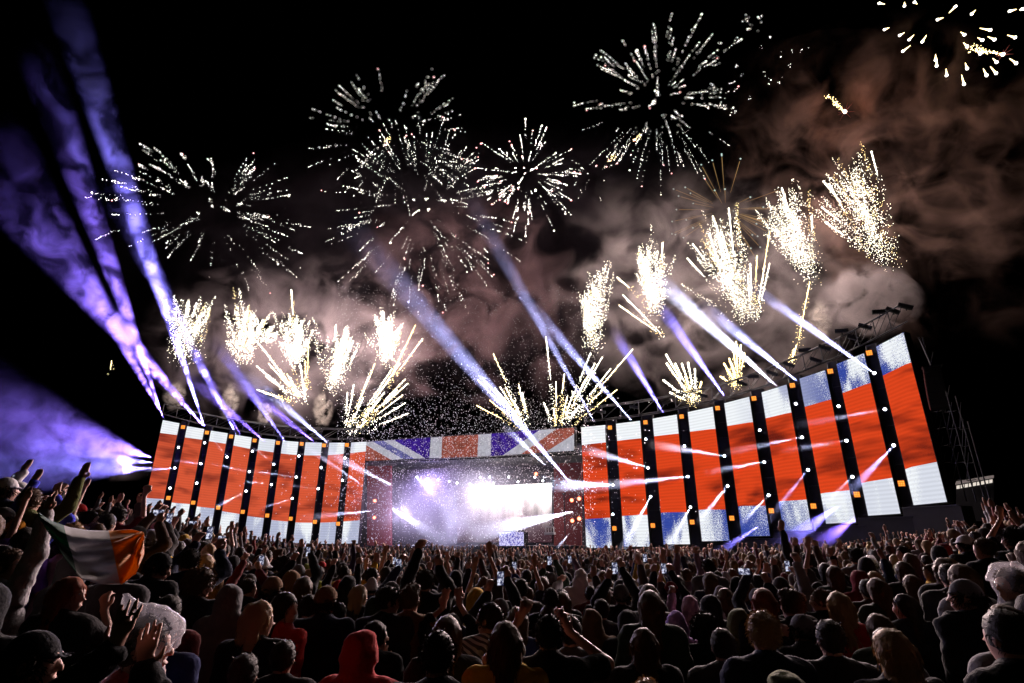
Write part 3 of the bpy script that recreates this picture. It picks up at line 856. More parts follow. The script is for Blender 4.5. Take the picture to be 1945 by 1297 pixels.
link('display', uv_quad('display', q, [(0, 0), (1, 0), (1, 1), (0, 1)], vm), vw)
mb = MB(); q2 = [p - hn * .05 for p in q]; q3 = [p - hn * .3 for p in q]; mb.add(q2 + q3, [(0, 1, 2, 3), (7, 6, 5, 4), (4, 5, 1, 0), (5, 6, 2, 1), (6, 7, 3, 2), (7, 4, 0, 3)]); mb.obj('casing', M['black_metal'], vw)
# lighting rig above it
rg = thing('lighting_rig', 'horizontal steel rig of small lamps across the stage above the video wall', 'lighting rig', SP(850, 912, 7)); ro = Vector(rg.location)
for y0, y1 in ((903, 897), (912, 906)):
    mb = MB(); mb.bar(SP(760, y0, 7) - ro, SP(1060, y1, 7) - ro, .09); mb.obj('chord', M['steel'], rg)
for i in range(22):
    x = 765 + i * 14; mb = MB(); mb.bar(SP(x, 903 - i * .28, 7) - ro, SP(x + 7, 912 - i * .28, 7) - ro, .05, n=4); mb.obj('brace', M['steel'], rg)
for i, (x, y) in enumerate(((853, 914), (868, 917), (892, 919), (912, 907), (930, 906), (937, 917), (966, 906), (984, 915), (1000, 921), (1016, 906), (1031, 913), (832, 911), (812, 909), (792, 906))):
    t = moving_head(SP(x, y, 6.6), f'small white lamp hanging from the stage rig, {(ORD + ["tenth", "eleventh", "twelfth", "thirteenth", "fourteenth"])[sorted((853, 868, 892, 912, 930, 937, 966, 984, 1000, 1016, 1031, 832, 812, 792)).index(x)]} from its left end', 1.0, 'white lamps hanging from the stage rig')
# red round lamps on the side walls
def red_lamp(px, py, deep, label, r=.3):
    p = SP(px, py, deep); t = thing('red_lamp', label, 'stage lamp', p, 'red round lamps at the stage sides'); face_to(t, (0, 0, 2))
    mb = MB(); mb.bar((0, .25, 0), (0, .01, 0), r * .6, r * 1.1, n=12); mb.obj('housing', M['black_metal'], t)
    mb = MB(); mb.bar((0, 0, 0), (0, -.03, 0), r, r * .95, n=12); mb.obj('halo_ring', M['lens_red_halo'], t)
    mb = MB(); mb.bar((0, -.035, 0), (0, -.06, 0), r * .7, r * .6, n=12); mb.obj('lens', M['lens_red'], t)
for x, y, lb in ((712, 951, 'upper red lamp on the wall left of the stage'), (711, 983, 'lower red lamp on the wall left of the stage'), (1086, 950, 'upper inner red lamp right of the video wall'), (1100, 947, 'upper outer red lamp right of the video wall'),
                 (1087, 989, 'lower inner red lamp right of the video wall'), (1100, 985, 'lower outer red lamp right of the video wall'), (1018, 900, 'single red lamp on the rig above the video wall')):
    red_lamp(x, y, 3.4 if x != 1018 else 6.3, lb)
def mast(px, y0, y1, deep, label):
    a, b = SP(px, y1, deep), SP(px, y0, deep); t = thing('mast', label, 'mast', a, 'thin masts on the stage')
    mb = MB(); mb.bar((0, 0, 0), (0, 0, (b - a).z), .07); mb.obj('pole', M['steel'], t)
    mb = MB(); mb.bar((0, 0, 0), (0, 0, .12), .4, .3, n=10); mb.obj('foot_plate', M['steel'], t)
    mb = MB(); mb.box((0, 0, (b - a).z), (.5, .14, .14)); mb.obj('cross_arm', M['steel'], t)
mast(757, 915, 1036, 2, 'thin steel mast standing on the left of the stage')
mast(1074, 938, 1036, 2, 'thin steel mast standing by the red lamps right of the video wall')
# performer's booth
bt = thing('booth', 'low booth with speckled blue LED front in the middle of the stage', 'booth', SP(972, 1037, 2)); bo = Vector(bt.location)
fr_ = [SP(x, y, 2) - bo for x, y in ((948, 1037), (995, 1037), (995, 1010), (948, 1011))]; mb = MB(); bb = [p - hn * 1.4 for p in fr_]
mb.add(fr_ + bb, [(0, 1, 2, 3), (7, 6, 5, 4), (4, 5, 1, 0), (5, 6, 2, 1), (6, 7, 3, 2), (7, 4, 0, 3)]); mb.obj('counter', M['stage_black'], bt)
bm, nt = new_mat('booth_led'); out = nd(nt, 'ShaderNodeOutputMaterial'); e = nd(nt, 'ShaderNodeEmission'); tc = nd(nt, 'ShaderNodeTexCoord')
nt.links.new(mixc(nt, ramp(nt, noise(nt, tc.outputs['Object'], 6, 2, 0, .6), .42, .56), (.1, .08, .5), (.75, .72, 1)), e.inputs[0]); e.inputs[1].default_value = 1.0; nt.links.new(e.outputs[0], out.inputs[0])
mb = MB(); mb.add([p + hn * .02 for p in fr_], [(0, 1, 2, 3)]); mb.obj('led_front', bm, bt)
for i in range(3):
    mb = MB(); p = fr_[3].lerp(fr_[2], .2 + .3 * i) - hn * .7; mb.box(p + Vector((0, 0, .12)), (.8, .6, .2), RH); mb.obj('mixer', M['black_metal'], bt)
# white steps / stand
st = thing('white_stand', 'small white framed stand on the right of the stage', 'stand', SP(1044, 1015, 1)); sto = Vector(st.location)
M['white_paint'] = surf_mat('white_paint', (.8, .78, .76), rough=.5, var=.05)
for x in (1037, 1042, 1047, 1052):
    mb = MB(); a, b = SP(x, 1014, 1) - sto, SP(x, 1001, 1) - sto; mb.bar(a, b, .07); mb.obj('upright', M['white_paint'], st)
mb = MB(); mb.box(SP(1044.5, 1013, 1) - sto, (1.35, .5, .3), RH); mb.obj('base', M['white_paint'], st)
mb = MB(); mb.box(SP(1044.5, 1001, 1) - sto, (1.1, .12, .1), RH); mb.obj('rail', M['white_paint'], st)

# ------------------------------------------------------------------ right edge: line array, scaffold, marquee
la = thing('speaker_array', 'curved black line array of stacked speakers hung beside the right end screen', 'speaker array', W(1775, 700, -.5)); lo_ = Vector(la.location)
prev = None
for i in range(10):
    py = 704 + i * 7.6; px = 1771 + i * .9 + (i / 9.0) ** 2 * 4
    p = W(px, py, -.5) - lo_
    mb = MB(); mb.box(p, (1.25, .75, .40), Matrix.Rotation(-.55, 3, 'Z') @ Matrix.Rotation(.05 * i - .1, 3, 'X')); mb.obj('cabinet', M['black_metal'], la)
    mb = MB(); mb.box(p + Vector((-.22, -.36, 0)), (1.1, .05, .3), Matrix.Rotation(-.55, 3, 'Z') @ Matrix.Rotation(.05 * i - .1, 3, 'X')); mb.obj('grille', M['grille'], la)
mb = MB(); mb.box(W(1770, 697, -.5) - lo_, (1.4, .9, .12), Matrix.Rotation(-.55, 3, 'Z')); mb.bar(W(1770, 697, -.5) - lo_, W(1745, 640, .5) - lo_, .05); mb.obj('flying_frame', M['steel'], la)
sc = thing('scaffold', 'bare steel scaffold bracing the outer end of the right stage wing', 'scaffold', W(1800, 960, 1)); sco = Vector(sc.location)
cols = [[(1752, 640), (1790, 955)], [(1785, 700), (1815, 955)], [(1815, 752), (1842, 955)], [(1838, 800), (1862, 955)]]
for (x0, y0), (x1, y1) in cols:
    for dz in (0, 2.0):
        mb = MB(); a = W(x0, y0, 1 + dz) - sco; b = W(x1, y1, 1 + dz) - sco; b.x, b.y = a.x, a.y; mb.bar(a, b, .05); mb.obj('standard', M['black_metal'], sc)
for r_ in range(9):
    f = r_ / 9.0
    for j in range(3):
        (x0, y0), (x1, y1) = cols[j]; (u0, v0), (u1, v1) = cols[j + 1]
        y = 655 + f * 290
        if y < v0: continue
        xa = x0 + (x1 - x0) * (y - y0) / (y1 - y0); xb = u0 + (u1 - u0) * (y - v0) / (v1 - v0)
        a = W(xa, y, 1) - sco; b = W(xb, y + 3, 1) - sco; b.z = a.z
        mb = MB(); mb.bar(a, b, .04, n=5); mb.obj('ledger', M['black_metal'], sc)
        mb = MB(); mb.bar(a, b + Vector((0, 0, 2.2)), .035, n=5); mb.obj('brace', M['black_metal'], sc)
M['marquee_ceiling_glow'] = emit_mat('marquee_lit_ceiling', (1, .9, .78), .8)  # light on the tent ceiling put in as emission
M['canvas'] = surf_mat('canvas', (.14, .14, .14), rough=.9)
mq = thing('marquee', 'low dark marquee with a strip of lit ceiling under its eave beyond the right wing', 'marquee', P(1850, 1000, 75)); mo = Vector(mq.location)
def QP(px, py, dd=0): return P(px, py, 75 + dd) - mo
mb = MB(); mb.add([QP(1816, 926), QP(1888, 913), QP(1888, 990), QP(1816, 990)] + [QP(1816, 926, 8), QP(1888, 913, 8), QP(1888, 990, 8), QP(1816, 990, 8)], [(0, 1, 2, 3), (7, 6, 5, 4), (4, 5, 1, 0), (5, 6, 2, 1), (7, 4, 0, 3)]); mb.obj('wall', M['stage_black'], mq)
mb = MB(); mb.add([QP(1814, 921, -1), QP(1888, 908, -1), QP(1888, 902, 8), QP(1816, 914, 8)], [(0, 1, 2, 3)]); mb.obj('roof', M['canvas'], mq)
for i in range(9):
    f0, f1 = i / 9 + .012, (i + 1) / 9 - .012
    mb = MB(); mb.add([QP(1816 + 70 * f0, 929 - 12.5 * f0, -.3), QP(1816 + 70 * f1, 929 - 12.5 * f1, -.3), QP(1816 + 70 * f1, 922.5 - 12.5 * f1, -.3), QP(1816 + 70 * f0, 922.5 - 12.5 * f0, -.3)], [(0, 1, 2, 3)]); mb.obj('lit_ceiling_panel', M['marquee_ceiling_glow'], mq)
# ------------------------------------------------------------------ fireworks: every spark a small glowing body, every trail a part
M['spark_white'] = emit_mat('spark_white', (1, .92, .82), 9)
M['spark_gold'] = emit_mat('spark_gold', (1, .76, .34), 7)
M['spark_pink'] = emit_mat('spark_pink', (1, .36, .36), 7)
M['spark_teal'] = emit_mat('spark_teal', (.62, .8, .78), .9)
M['spark_dimgold'] = emit_mat('spark_dimgold', (.75, .45, .18), .55)
M['spark_pale'] = emit_mat('spark_pale', (1, .92, .74), 9)
M['spark_orange'] = emit_mat('spark_orange', (1, .33, .12), 3)
M['starburst_red'] = emit_mat('starburst_red', (.75, .2, .16), .5)
OCT_V = np.array([(1, 0, 0), (-1, 0, 0), (0, 1, 0), (0, -1, 0), (0, 0, 1), (0, 0, -1)], dtype=np.float32)
OCT_F = np.array([(0, 2, 4), (2, 1, 4), (1, 3, 4), (3, 0, 4), (2, 0, 5), (1, 2, 5), (3, 1, 5), (0, 3, 5)], dtype=np.int32)
def sparks(name, pts, rad, mat, parent, stretch=None):
    pts = np.asarray(pts, dtype=np.float32); rad = np.asarray(rad, dtype=np.float32)
    V = OCT_V[None] * rad[:, None, None]
    if stretch is not None:                     # drawn out along the direction of flight
        dvec, amt = stretch
        V = V + np.sign(V @ dvec)[..., None] * 0 + (OCT_V @ dvec)[None, :, None] * dvec[None, None, :] * (rad[:, None, None] * amt)
    V = (V + pts[:, None, :]).reshape(-1, 3)
    Fc = (OCT_F[None] + 6 * np.arange(len(pts))[:, None, None]).reshape(-1, 3)
    o = link(name, np_mesh(name, V, Fc, mat, smooth=False), parent)
    if len(pts) > 1: o['kind'] = 'stuff'          # sparks too small to pick apart
    return o
def streak(name, a, b, r0, r1, mat, parent):
    mb = MB(); mb.bar(a, b, r0, r1, n=5); return mb.obj(name, mat, parent)

def shell_burst(px, py, d, rpx, n, label, aspect=1.0, droop=.1, r0=(.35, .75), r1=(.7, 1.02), dots=17, dotpx=.68, jit=1.2, headp=.25, upper=None, mat='spark_white', rng=None, squash=1.0):
    c = P(px, py, d); m = mpp(c); R = rpx * m
    t = thing('firework_burst', label, 'firework', c, 'shell bursts in the night sky')
    for i in range(n):
        while True:
            v = rng.normal(0, 1, 3); v /= np.linalg.norm(v)
            if upper is None or v[2] > upper: break
        v[2] *= aspect
        L = R * rng.uniform(*r1); s = R * rng.uniform(*r0)
        k = max(3, int(dots * rng.uniform(.45, 1.4)))
        f = np.sort(rng.uniform(0, 1, k)) ** .8
        side = rng.normal(0, 1, 3); side /= np.linalg.norm(side)
        pos = v[None] * (s + (L - s) * f)[:, None]
        pos[:, 2] -= droop * R * (np.linalg.norm(pos, axis=1) / R) ** 2
        pos += side[None] * (math.sin(i) * R * .04 * f ** 2)[:, None] + rng.normal(0, jit * m, (k, 3)) * (1.15 - f)[:, None]
        rad = dotpx * m * rng.uniform(.35, 1.0, k) * (.45 + .75 * f)
        tr = sparks('spark_trail', pos, rad, M[mat], t)
        if rng.random() < headp:
            hp_ = v * L; hp_[2] -= droop * R * (np.linalg.norm(v * L) / R) ** 2
            sparks('spark_head', hp_[None], [dotpx * m * rng.uniform(1.6, 2.4)], M['spark_pink' if rng.random() < .6 else 'spark_pale'], tr)
    return t
rng = np.random.default_rng(5)
shell_burst(745, 262, 118, 165, 82, 'loose white shell burst highest above the stage, its upper half standing clear on black', r0=(.4, .75), r1=(.7, 1.05), dots=13, upper=-.55, rng=rng, headp=.08)
shell_burst(800, 395, 112, 200, 128, 'widest white shell burst straight above the left half of the stage', r0=(.35, .7), dots=18, rng=rng, headp=.25)
shell_burst(1000, 332, 104, 112, 92, 'small dense white shell burst with pink heads, right of the widest burst', r0=(.3, .75), r1=(.55, 1.0), dots=18, jit=.6, dotpx=.85, headp=.6, rng=rng)
shell_burst(1252, 192, 114, 165, 92, 'crisp white shell burst with red heads high above the right wing', r0=(.25, .72), dots=19, rng=rng, headp=.35)
shell_burst(400, 405, 116, 198, 84, 'flat wide white shell burst above the left wing with drooping trails', r0=(.3, .75), dots=19, aspect=.78, droop=.12, upper=-.45, rng=rng, headp=.1, jit=2.0)
shell_burst(1130, 330, 125, 60, 16, 'few faint white sparks between the dense burst and the crisp burst', r0=(.2, .8), dots=6, rng=rng, headp=.1)
shell_burst(1440, 120, 122, 105, 26, 'thin scatter of white sparks right of the crisp burst', r0=(.5, .9), dots=4, dotpx=.8, jit=4, rng=rng, headp=0)
# thin teal chrysanthemum
c = P(1378, 398, 100); m = mpp(c)
t = thing('firework_burst', 'faint burst of thin gold threads with pale teal tips in the brown smoke', 'firework', c, 'shell bursts in the night sky')
for i in range(46):
    v = rng.normal(0, 1, 3); v /= np.linalg.norm(v); L = 112 * m * rng.uniform(.75, 1.02)
    st_ = streak('spark_thread', v * L * .35, v * L * .95, .02, .05, M['spark_dimgold'], t)
    sparks('spark_tip', (v * L)[None], [.2], M['spark_teal'], st_)
# sparse drooping burst at the top right corner
c = P(1822, 52, 96); m = mpp(c)
t = thing('firework_burst', 'sparse burst of white stars with short gold tails near the top of the brown smoke', 'firework', c, 'shell bursts in the night sky')
stars = [(1670, 6, 12, 2), (1718, 11, 0, -8), (1737, 4, 6, 4), (1815, 12, -14, 14), (1846, 26, 8, -8), (1781, 37, 12, -4), (1680, 56, 10, -4), (1709, 67, 10, -6), (1727, 75, 10, -10), (1715, 97, 16, -12), (1752, 79, 9, -14), (1779, 125, 0, -18),
         (1777, 114, 0, -12), (1798, 143, -1, -14), (1837, 130, -4, -12), (1831, 160, -5, -20), (1874, 143, -7, -14), (1892, 139, -12, -14), (1832, 66, -8, -6), (1881, 57, -22, -4), (1889, 75, -14, -6), (1866, 76, -10, -5), (1928, 71, -16, -5), (1918, 21, 14, -4), (1837, 88, -8, -8), (1862, 102, -10, -8), (1893, 118, -8, -8), (1930, 120, -14, -10), (1942, 17, -6, 2)]
for x, y, dx, dy in stars:
    a = P(x, y, 96) - c; b = P(x + dx * .9, y + dy * .9, 97) - c
    tr = streak('spark_tail', b, a, .03, .15, M['spark_gold'], t)
    sparks('spark_head', np.array(a)[None], [.26], M['spark_white'], tr)

def flare(px, py, tx, ty, d, label, n=70, w=5):
    c = P(px, py, d); t = thing('firework_flare', label, 'flare', c, 'burning flares with spark tails'); m = mpp(c)
    e = np.array(P(tx, ty, d) - c)
    core = sparks('flare_core', np.zeros((1, 3)), [4.2 * m], M['spark_pale'], t)
    f = rng.uniform(.05, 1, n); pos = e[None] * f[:, None] + rng.normal(0, w * m * .5, (n, 3)) * (.3 + f)[:, None]
    sparks('spark_tail', pos, rng.uniform(.5, 1.3, n) * m, M['spark_gold'], t)
    for i in range(14):
        v = rng.normal(0, 1, 3); v /= np.linalg.norm(v)
        streak('starburst_ray', v * 3 * m, v * rng.uniform(10, 20) * m, .35 * m, .06 * m, M['starburst_red'], t)  # starburst of the lens, added as thin glowing streaks
    return t
flare(1605, 212, 1571, 181, 92, 'orange flare with gold tail falling alone in the brown smoke')
flare(1905, 103, 1842, 90, 94, 'orange flare with long gold tail inside the sparse corner burst', 110, 6)
for x, y, tx, ty, lb in ((1157, 305, 1168, 296, 'small gold tuft of sparks below left of the crisp burst'), (733, 275, 738, 260, 'small pink flare inside the widest burst'), (1205, 266, 1216, 258, 'small red flare under the crisp burst'), (1136, 559, 1127, 545, 'tiny white flare beside the plumes above the stage')):
    c = P(x, y, 105); m = mpp(c); t = thing('firework_flare', lb, 'flare', c, 'burning flares with spark tails')
    e = np.array(P(tx, ty, 105) - c); f = rng.uniform(0, 1, 26)
    sparks('flare_core', np.zeros((1, 3)), [2.0 * m], M['spark_pink'], t)
    sparks('spark_tail', e[None] * f[:, None] + rng.normal(0, 2.2 * m, (26, 3)), rng.uniform(.4, .9, 26) * m, M['spark_gold'], t)

FIRELIGHTS = []
def plume(base, tips, d, n, label, mat='spark_pale', spread=1.0, cover=(.0, .85), dots=80, dotpx=.64, light=1.0, core=.10, bw=11):
    """comet plume: trails from just above a mortar rack fan out to the tips; dots shed all along each trail"""
    b = P(*base, d); m = mpp(b)
    t = thing('firework_plume', label, 'firework', b, 'comet plumes rising from the stage wings')
    tp = np.array([np.array(P(x, y, d) - b) for x, y in tips])
    for i in range(n):
        w = rng.dirichlet(np.full(len(tp), .6)); e = (w[:, None] * tp).sum(0)
        if i < len(tp): e = tp[i]
        e = e * rng.uniform(.86, 1.0) + np.array((0, rng.normal(0, 3), 0)) + rng.normal(0, 2 * m, 3)
        s = np.array((rng.normal(0, bw * m * .5), rng.normal(0, 1), rng.normal(0, 3 * m)))
        k = int(dots * rng.uniform(.7, 1.3))
        f = cover[0] + (1 - cover[0]) * rng.beta(2.0, 1.2, k)
        pos = s[None] + (e - s)[None] * f[:, None] + rng.normal(0, 1, (k, 3)) * (m * spread * (1.3 + 5.0 * (1 - f)))[:, None]
        pos[:, 2] -= 3 * m * (1 - f) * rng.uniform(0, 1, k)
        tr = sparks('comet_trail', pos, m * dotpx * rng.uniform(.4, 1.1, k), M['spark_gold' if rng.random() < .10 else mat], t)
        if core > 0 and rng.random() < core:
            a = s + (e - s) * rng.uniform(.62, .8)
            streak('comet_head', a, e, .25 * m, 1.1 * m, M[mat], tr)
    mid = b + Vector(tp.mean(0)) * .65
    if light: FIRELIGHTS.append((mid, light))
    return t
def streaks(base, tips, d, label, w=1.25, light=.6, tail=.5, mat='spark_pale', dots=60):
    """bright thick comets, each with a tail of shed sparks"""
    b = P(*base, d); m = mpp(b)
    t = thing('firework_fan', label, 'firework', b, 'comet fans shooting up from the stage wings')
    for x, y in tips:
        e = np.array(P(x, y, d + rng.normal(0, 2)) - b); L = tail * rng.uniform(.8, 1.2)
        s = e * (1 - min(.92, L))
        tr = streak('comet_trail', s, e, .25 * m, w * m * .5, M['spark_gold' if rng.random() < .18 else mat], t)
        f = rng.uniform(max(0, 1 - L * 1.7), 1, dots)
        sparks('spark_tail', e[None] * f[:, None] + rng.normal(0, 1, (dots, 3)) * (m * (.7 + 3.6 * (1 - f)))[:, None], m * rng.uniform(.35, .8, dots), M['spark_gold' if rng.random() < .5 else mat], tr)
    if light: FIRELIGHTS.append((b + Vector(np.mean([np.array(P(x, y, d) - b) for x, y in tips], axis=0)) * .7, light))
DL, DR = 100, 78
plume((345, 692), [(334, 592), (352, 572), (362, 566), (380, 562), (395, 563), (411, 564), (420, 577), (338, 640)], DL, 26, 'leftmost gold-white comet plume over the left wing')
plume((462, 688), [(434, 600), (450, 580), (466, 550), (478, 556), (488, 576), (502, 574), (433, 640)], DL, 24, 'gold-white comet plume second from the left over the left wing')
plume((500, 650), [(505, 608), (515, 611), (498, 615)], DL, 7, 'small side plume between the second and third plumes of the left wing', light=0)
plume((562, 690), [(530, 600), (545, 592), (562, 565), (570, 592), (583, 597), (520, 640), (586, 640)], DL, 24, 'gold-white comet plume third from the left, above the steep comet fan')
plume((628, 745), [(606, 645), (619, 615), (640, 617), (660, 612), (668, 618), (690, 642), (655, 650)], DL, 26, 'tall gold-white comet plume fourth from the left over the left wing', core=.3)
plume((735, 690), [(706, 600), (718, 605), (734, 566), (745, 602), (757, 600), (762, 606), (700, 640)], DL, 26, 'gold-white comet plume nearest the stage over the left wing')
streaks((735, 735), [(803, 643), (789, 617), (768, 660)], DL, 'pair of long comets leaning away from the nearest left plume', light=.3, tail=.6)
streaks((582, 772), [(488, 648), (500, 662), (510, 690), (520, 690), (487, 695), (488, 740), (500, 745), (540, 650), (527, 700), (545, 710), (505, 715), (570, 690), (580, 685), (575, 720), (586, 655)], DL, 'comet fan leaning left above the middle of the left wing', tail=.42)
streaks((655, 835), [(770, 720), (775, 728), (770, 765), (760, 690), (745, 700), (730, 745), (775, 785), (712, 690), (740, 720), (700, 715), (720, 760), (755, 740), (690, 755), (672, 730), (660, 745), (765, 750), (695, 800)], DL, 'comet fan leaning right, low above the stage end of the left wing', tail=.4)
plume((1128, 665), [(1096, 535), (1108, 540), (1118, 502), (1130, 520), (1144, 500), (1156, 503), (1164, 520), (1100, 580)], DR, 26, 'white comet plume over the start of the right wing')
plume((1245, 600), [(1185, 480), (1200, 470), (1215, 460), (1238, 425), (1248, 440), (1262, 480), (1284, 475), (1283, 520), (1190, 510)], DR, 30, 'white comet plume second from the stage over the right wing')
plume((1425, 612), [(1302, 412), (1325, 405), (1345, 410), (1358, 405), (1382, 412), (1390, 425), (1310, 475), (1318, 500), (1395, 470)], DR, 38, 'broad white comet plume in the middle of the right wing, leaning left', dots=90)
plume((1548, 535), [(1440, 370), (1460, 350), (1475, 360), (1498, 350), (1512, 385), (1535, 410), (1430, 415)], DR, 32, 'tall white comet plume leaning left over the outer part of the right wing', dots=85)
plume((1697, 512), [(1541, 345), (1545, 330), (1560, 318), (1575, 325), (1597, 287), (1628, 312), (1648, 350), (1560, 395)], DR, 36, 'outermost white comet plume, highest over the right wing', dots=85, light=1.3)
streaks((1430, 640), [(1438, 485), (1462, 440), (1425, 500), (1452, 505), (1462, 500), (1420, 520)], DR, 'upright gold comets beside the broad plume of the right wing', tail=.4, light=.8)
streaks((1262, 640), [(1183, 560), (1176, 580)], DR, 'comets with red tips leaning left of the second right plume', tail=.8, light=0)
streaks((1515, 655), [(1538, 535)], DR, 'single curved gold comet rising under the tall outer plume', tail=.85, light=0, mat='spark_gold', dots=90)
streaks((1005, 822), [(937, 672), (908, 722), (920, 722), (940, 737), (956, 755), (985, 730), (992, 745), (975, 760), (930, 760), (950, 735), (905, 770), (960, 735)], 82, 'comet fan leaning left over the right half of the header screen', tail=.42)
streaks((1058, 830), [(1037, 640), (1122, 670), (1202, 663), (1130, 690), (1144, 678), (1072, 710), (1056, 725), (1033, 765), (1052, 775), (1078, 752), (1100, 770), (1160, 700), (1172, 740), (1112, 720), (1090, 745), (1150, 735)], 82, 'comet fan with long outer comets, next to the first right LED column', tail=.4)
streaks((1322, 770), [(1265, 673), (1266, 690), (1260, 722), (1282, 690), (1295, 690), (1307, 688), (1320, 700), (1332, 725), (1272, 745), (1302, 715), (1288, 720)], 76, 'short bright comet fan behind the truss above the third right LED column', tail=.5, w=3.2)
streaks((1402, 735), [(1375, 690), (1385, 680), (1392, 655), (1398, 648), (1407, 655), (1414, 670), (1368, 715), (1380, 700), (1390, 690)], 74, 'short gold comet fan behind the truss above the fifth right LED column', tail=.6, w=2.8, mat='spark_gold')
streaks((1503, 690), [(1513, 655), (1509, 662)], 70, 'tiny gold comet pair just above the right truss', tail=.9, w=1.6, light=0, mat='spark_gold')
streaks((209, 708), [(212, 685)], 100, 'lone tiny gold comet in the dark left of the left wing', tail=.6, w=.9, light=0, dots=9, mat='spark_gold')

FIRE_W = 9000.0
for p, k in FIRELIGHTS:
    ld = bpy.data.lights.new('firework_light', 'POINT'); ld.energy = FIRE_W * k; ld.color = (1, .80, .76); ld.shadow_soft_size = 2.5
    o = bpy.data.objects.new('firework_light', ld); COL.objects.link(o); o.location = p

for x, y in ((1603, 214), (1900, 106)):        # the two orange flares
    ld = bpy.data.lights.new('flare_light', 'POINT'); ld.energy = 900; ld.color = (1, .36, .12); ld.shadow_soft_size = .4
    o = bpy.data.objects.new('flare_light', ld); COL.objects.link(o); o.location = P(x, y, 88)
# ------------------------------------------------------------------ smoke lit by the fireworks
def blob_mesh(name, mat, c, r, label, amp=.18, seed=1, cat=None, n=3):
    """closed lumpy shell that holds one cloud of smoke"""
    import bmesh
    bm_ = bmesh.new(); bmesh.ops.create_icosphere(bm_, subdivisions=n, radius=1)
    for v in bm_.verts:
        q = v.co.copy(); f = 1 + amp * (math.sin(3 * q.x + seed) * math.sin(2.7 * q.z + 2 * seed) + .5 * math.sin(6 * q.y + 5 * q.x + seed))
        v.co = Vector((q.x * r[0], q.y * r[1], q.z * r[2])) * f
    me = bpy.data.meshes.new(name); bm_.to_mesh(me); bm_.free(); me.materials.append(mat)
    o = link(name, me, None, c); return tag(o, label, None, None, 'stuff')
def cloud(px, py, d, rx, rz, ry, dens, label, scale=.1, lo=.46, hi=.72, col=(.70, .60, .60), name='smoke', dist=.7, base=0.0, seed=1, detail=8, step=.16, edgew=.42, amp=.15):
    c = P(px, py, d); m = mpp(c); r = (rx * m, ry, rz * m)
    mt = smoke_mat(name + '_scatter', dens, col, scale, lo, hi, detail, dist, step, edge=(tuple(c), tuple(x * 1.12 for x in r)), base=base, edgew=edgew)
    return blob_mesh(name, mt, c, r, label, amp=amp, seed=seed)
cloud(900, 470, 128, 760, 300, 9, .035, 'thin mauve haze hanging behind the shell bursts', scale=.06, lo=.35, hi=.8, col=(.66, .52, .66), base=.1, step=.25, seed=4)
cloud(560, 640, 112, 300, 180, 9, .36, 'grey-mauve smoke hanging behind the left comet plumes', col=(.66, .54, .58), scale=.13, lo=.46, hi=.66, seed=2)
cloud(880, 560, 112, 280, 240, 8, .42, 'thin reddish smoke above the stage mouth', scale=.12, col=(.8, .5, .55), seed=5)
cloud(1350, 540, 92, 330, 270, 9, .20, 'brown-grey smoke behind the right comet plumes', scale=.15, lo=.46, hi=.66, seed=3)
cloud(1740, 300, 94, 380, 370, 9, .08, 'dark brown smoke drifting up from the right wing', scale=.15, lo=.49, hi=.68, col=(.72, .46, .38), seed=8)
cloud(1650, 568, 72, 95, 72, 4, .9, 'thick pale smoke puff over the end of the right wing', scale=.4, lo=.45, hi=.58, seed=4)
for x, y, rx, rz, d, lb in ((333, 752, 15, 24, 98, 'small pale smoke puff above the left end of the left wing'), (436, 762, 13, 30, 97, 'small pale smoke puff above the fourth column of the left wing'), (612, 780, 16, 32, 94, 'small pale smoke puff above the stage end of the left wing'),
                            (505, 785, 12, 20, 96, 'faint smoke puff low above the middle of the left wing'), (1558, 608, 14, 34, 74, 'tan smoke puff above the truss of the right wing')):
    cloud(x, y, d, rx * 1.25, rz * 1.25, 2.2, 1.6, lb, amp=.4, edgew=.5, scale=.9, lo=.47, hi=.57, seed=x % 7, col=(.8, .72, .64))

# ------------------------------------------------------------------ lamp beams: haze in the path of real spot lamps
BEAMI = 1.0
def beam_mat(dens, d, L, r0, r, lumps, lo, hi, base, step):
    """haze in the path of a lamp: thickest on the axis, thinning to the sides and to the far end, drifting in clumps"""
    m, nt = new_mat('beam_haze')
    out = nd(nt, 'ShaderNodeOutputMaterial'); v = nd(nt, 'ShaderNodeVolumePrincipled'); v.inputs['Color'].default_value = (.85, .85, .9, 1)
    tc = nd(nt, 'ShaderNodeTexCoord'); ob = tc.outputs['Object']
    dt = nd(nt, 'ShaderNodeVectorMath', operation='DOT_PRODUCT'); nt.links.new(ob, dt.inputs[0]); dt.inputs[1].default_value = tuple(d); t = dt.outputs['Value']
    ax = nd(nt, 'ShaderNodeVectorMath', operation='SCALE'); ax.inputs[0].default_value = tuple(d); nt.links.new(t, ax.inputs['Scale'])
    df = nd(nt, 'ShaderNodeVectorMath', operation='DISTANCE'); nt.links.new(ob, df.inputs[0]); nt.links.new(ax.outputs[0], df.inputs[1])
    rad = val(nt, 'DIVIDE', df.outputs['Value'], val(nt, 'ADD', val(nt, 'MULTIPLY', t, (r - r0) / L), r0))
    f = val(nt, 'SUBTRACT', 1.0, ramp(nt, rad, .15, .97))
    f = val(nt, 'MULTIPLY', f, val(nt, 'SUBTRACT', 1.0, ramp(nt, t, L * .35, L * .99)))
    if lumps:
        g = nd(nt, 'ShaderNodeNewGeometry')
        f = val(nt, 'MULTIPLY', f, val(nt, 'ADD', ramp(nt, noise(nt, g.outputs['Position'], lumps, 6, 1.0, .62), lo, hi), base))
    nt.links.new(val(nt, 'MULTIPLY', f, dens), v.inputs['Density']); nt.links.new(v.outputs[0], out.inputs['Volume'])
    try: m.volume_step_rate = step
    except Exception: pass
    try: m.cycles.volume_step_rate = step
    except Exception: pass
    return m
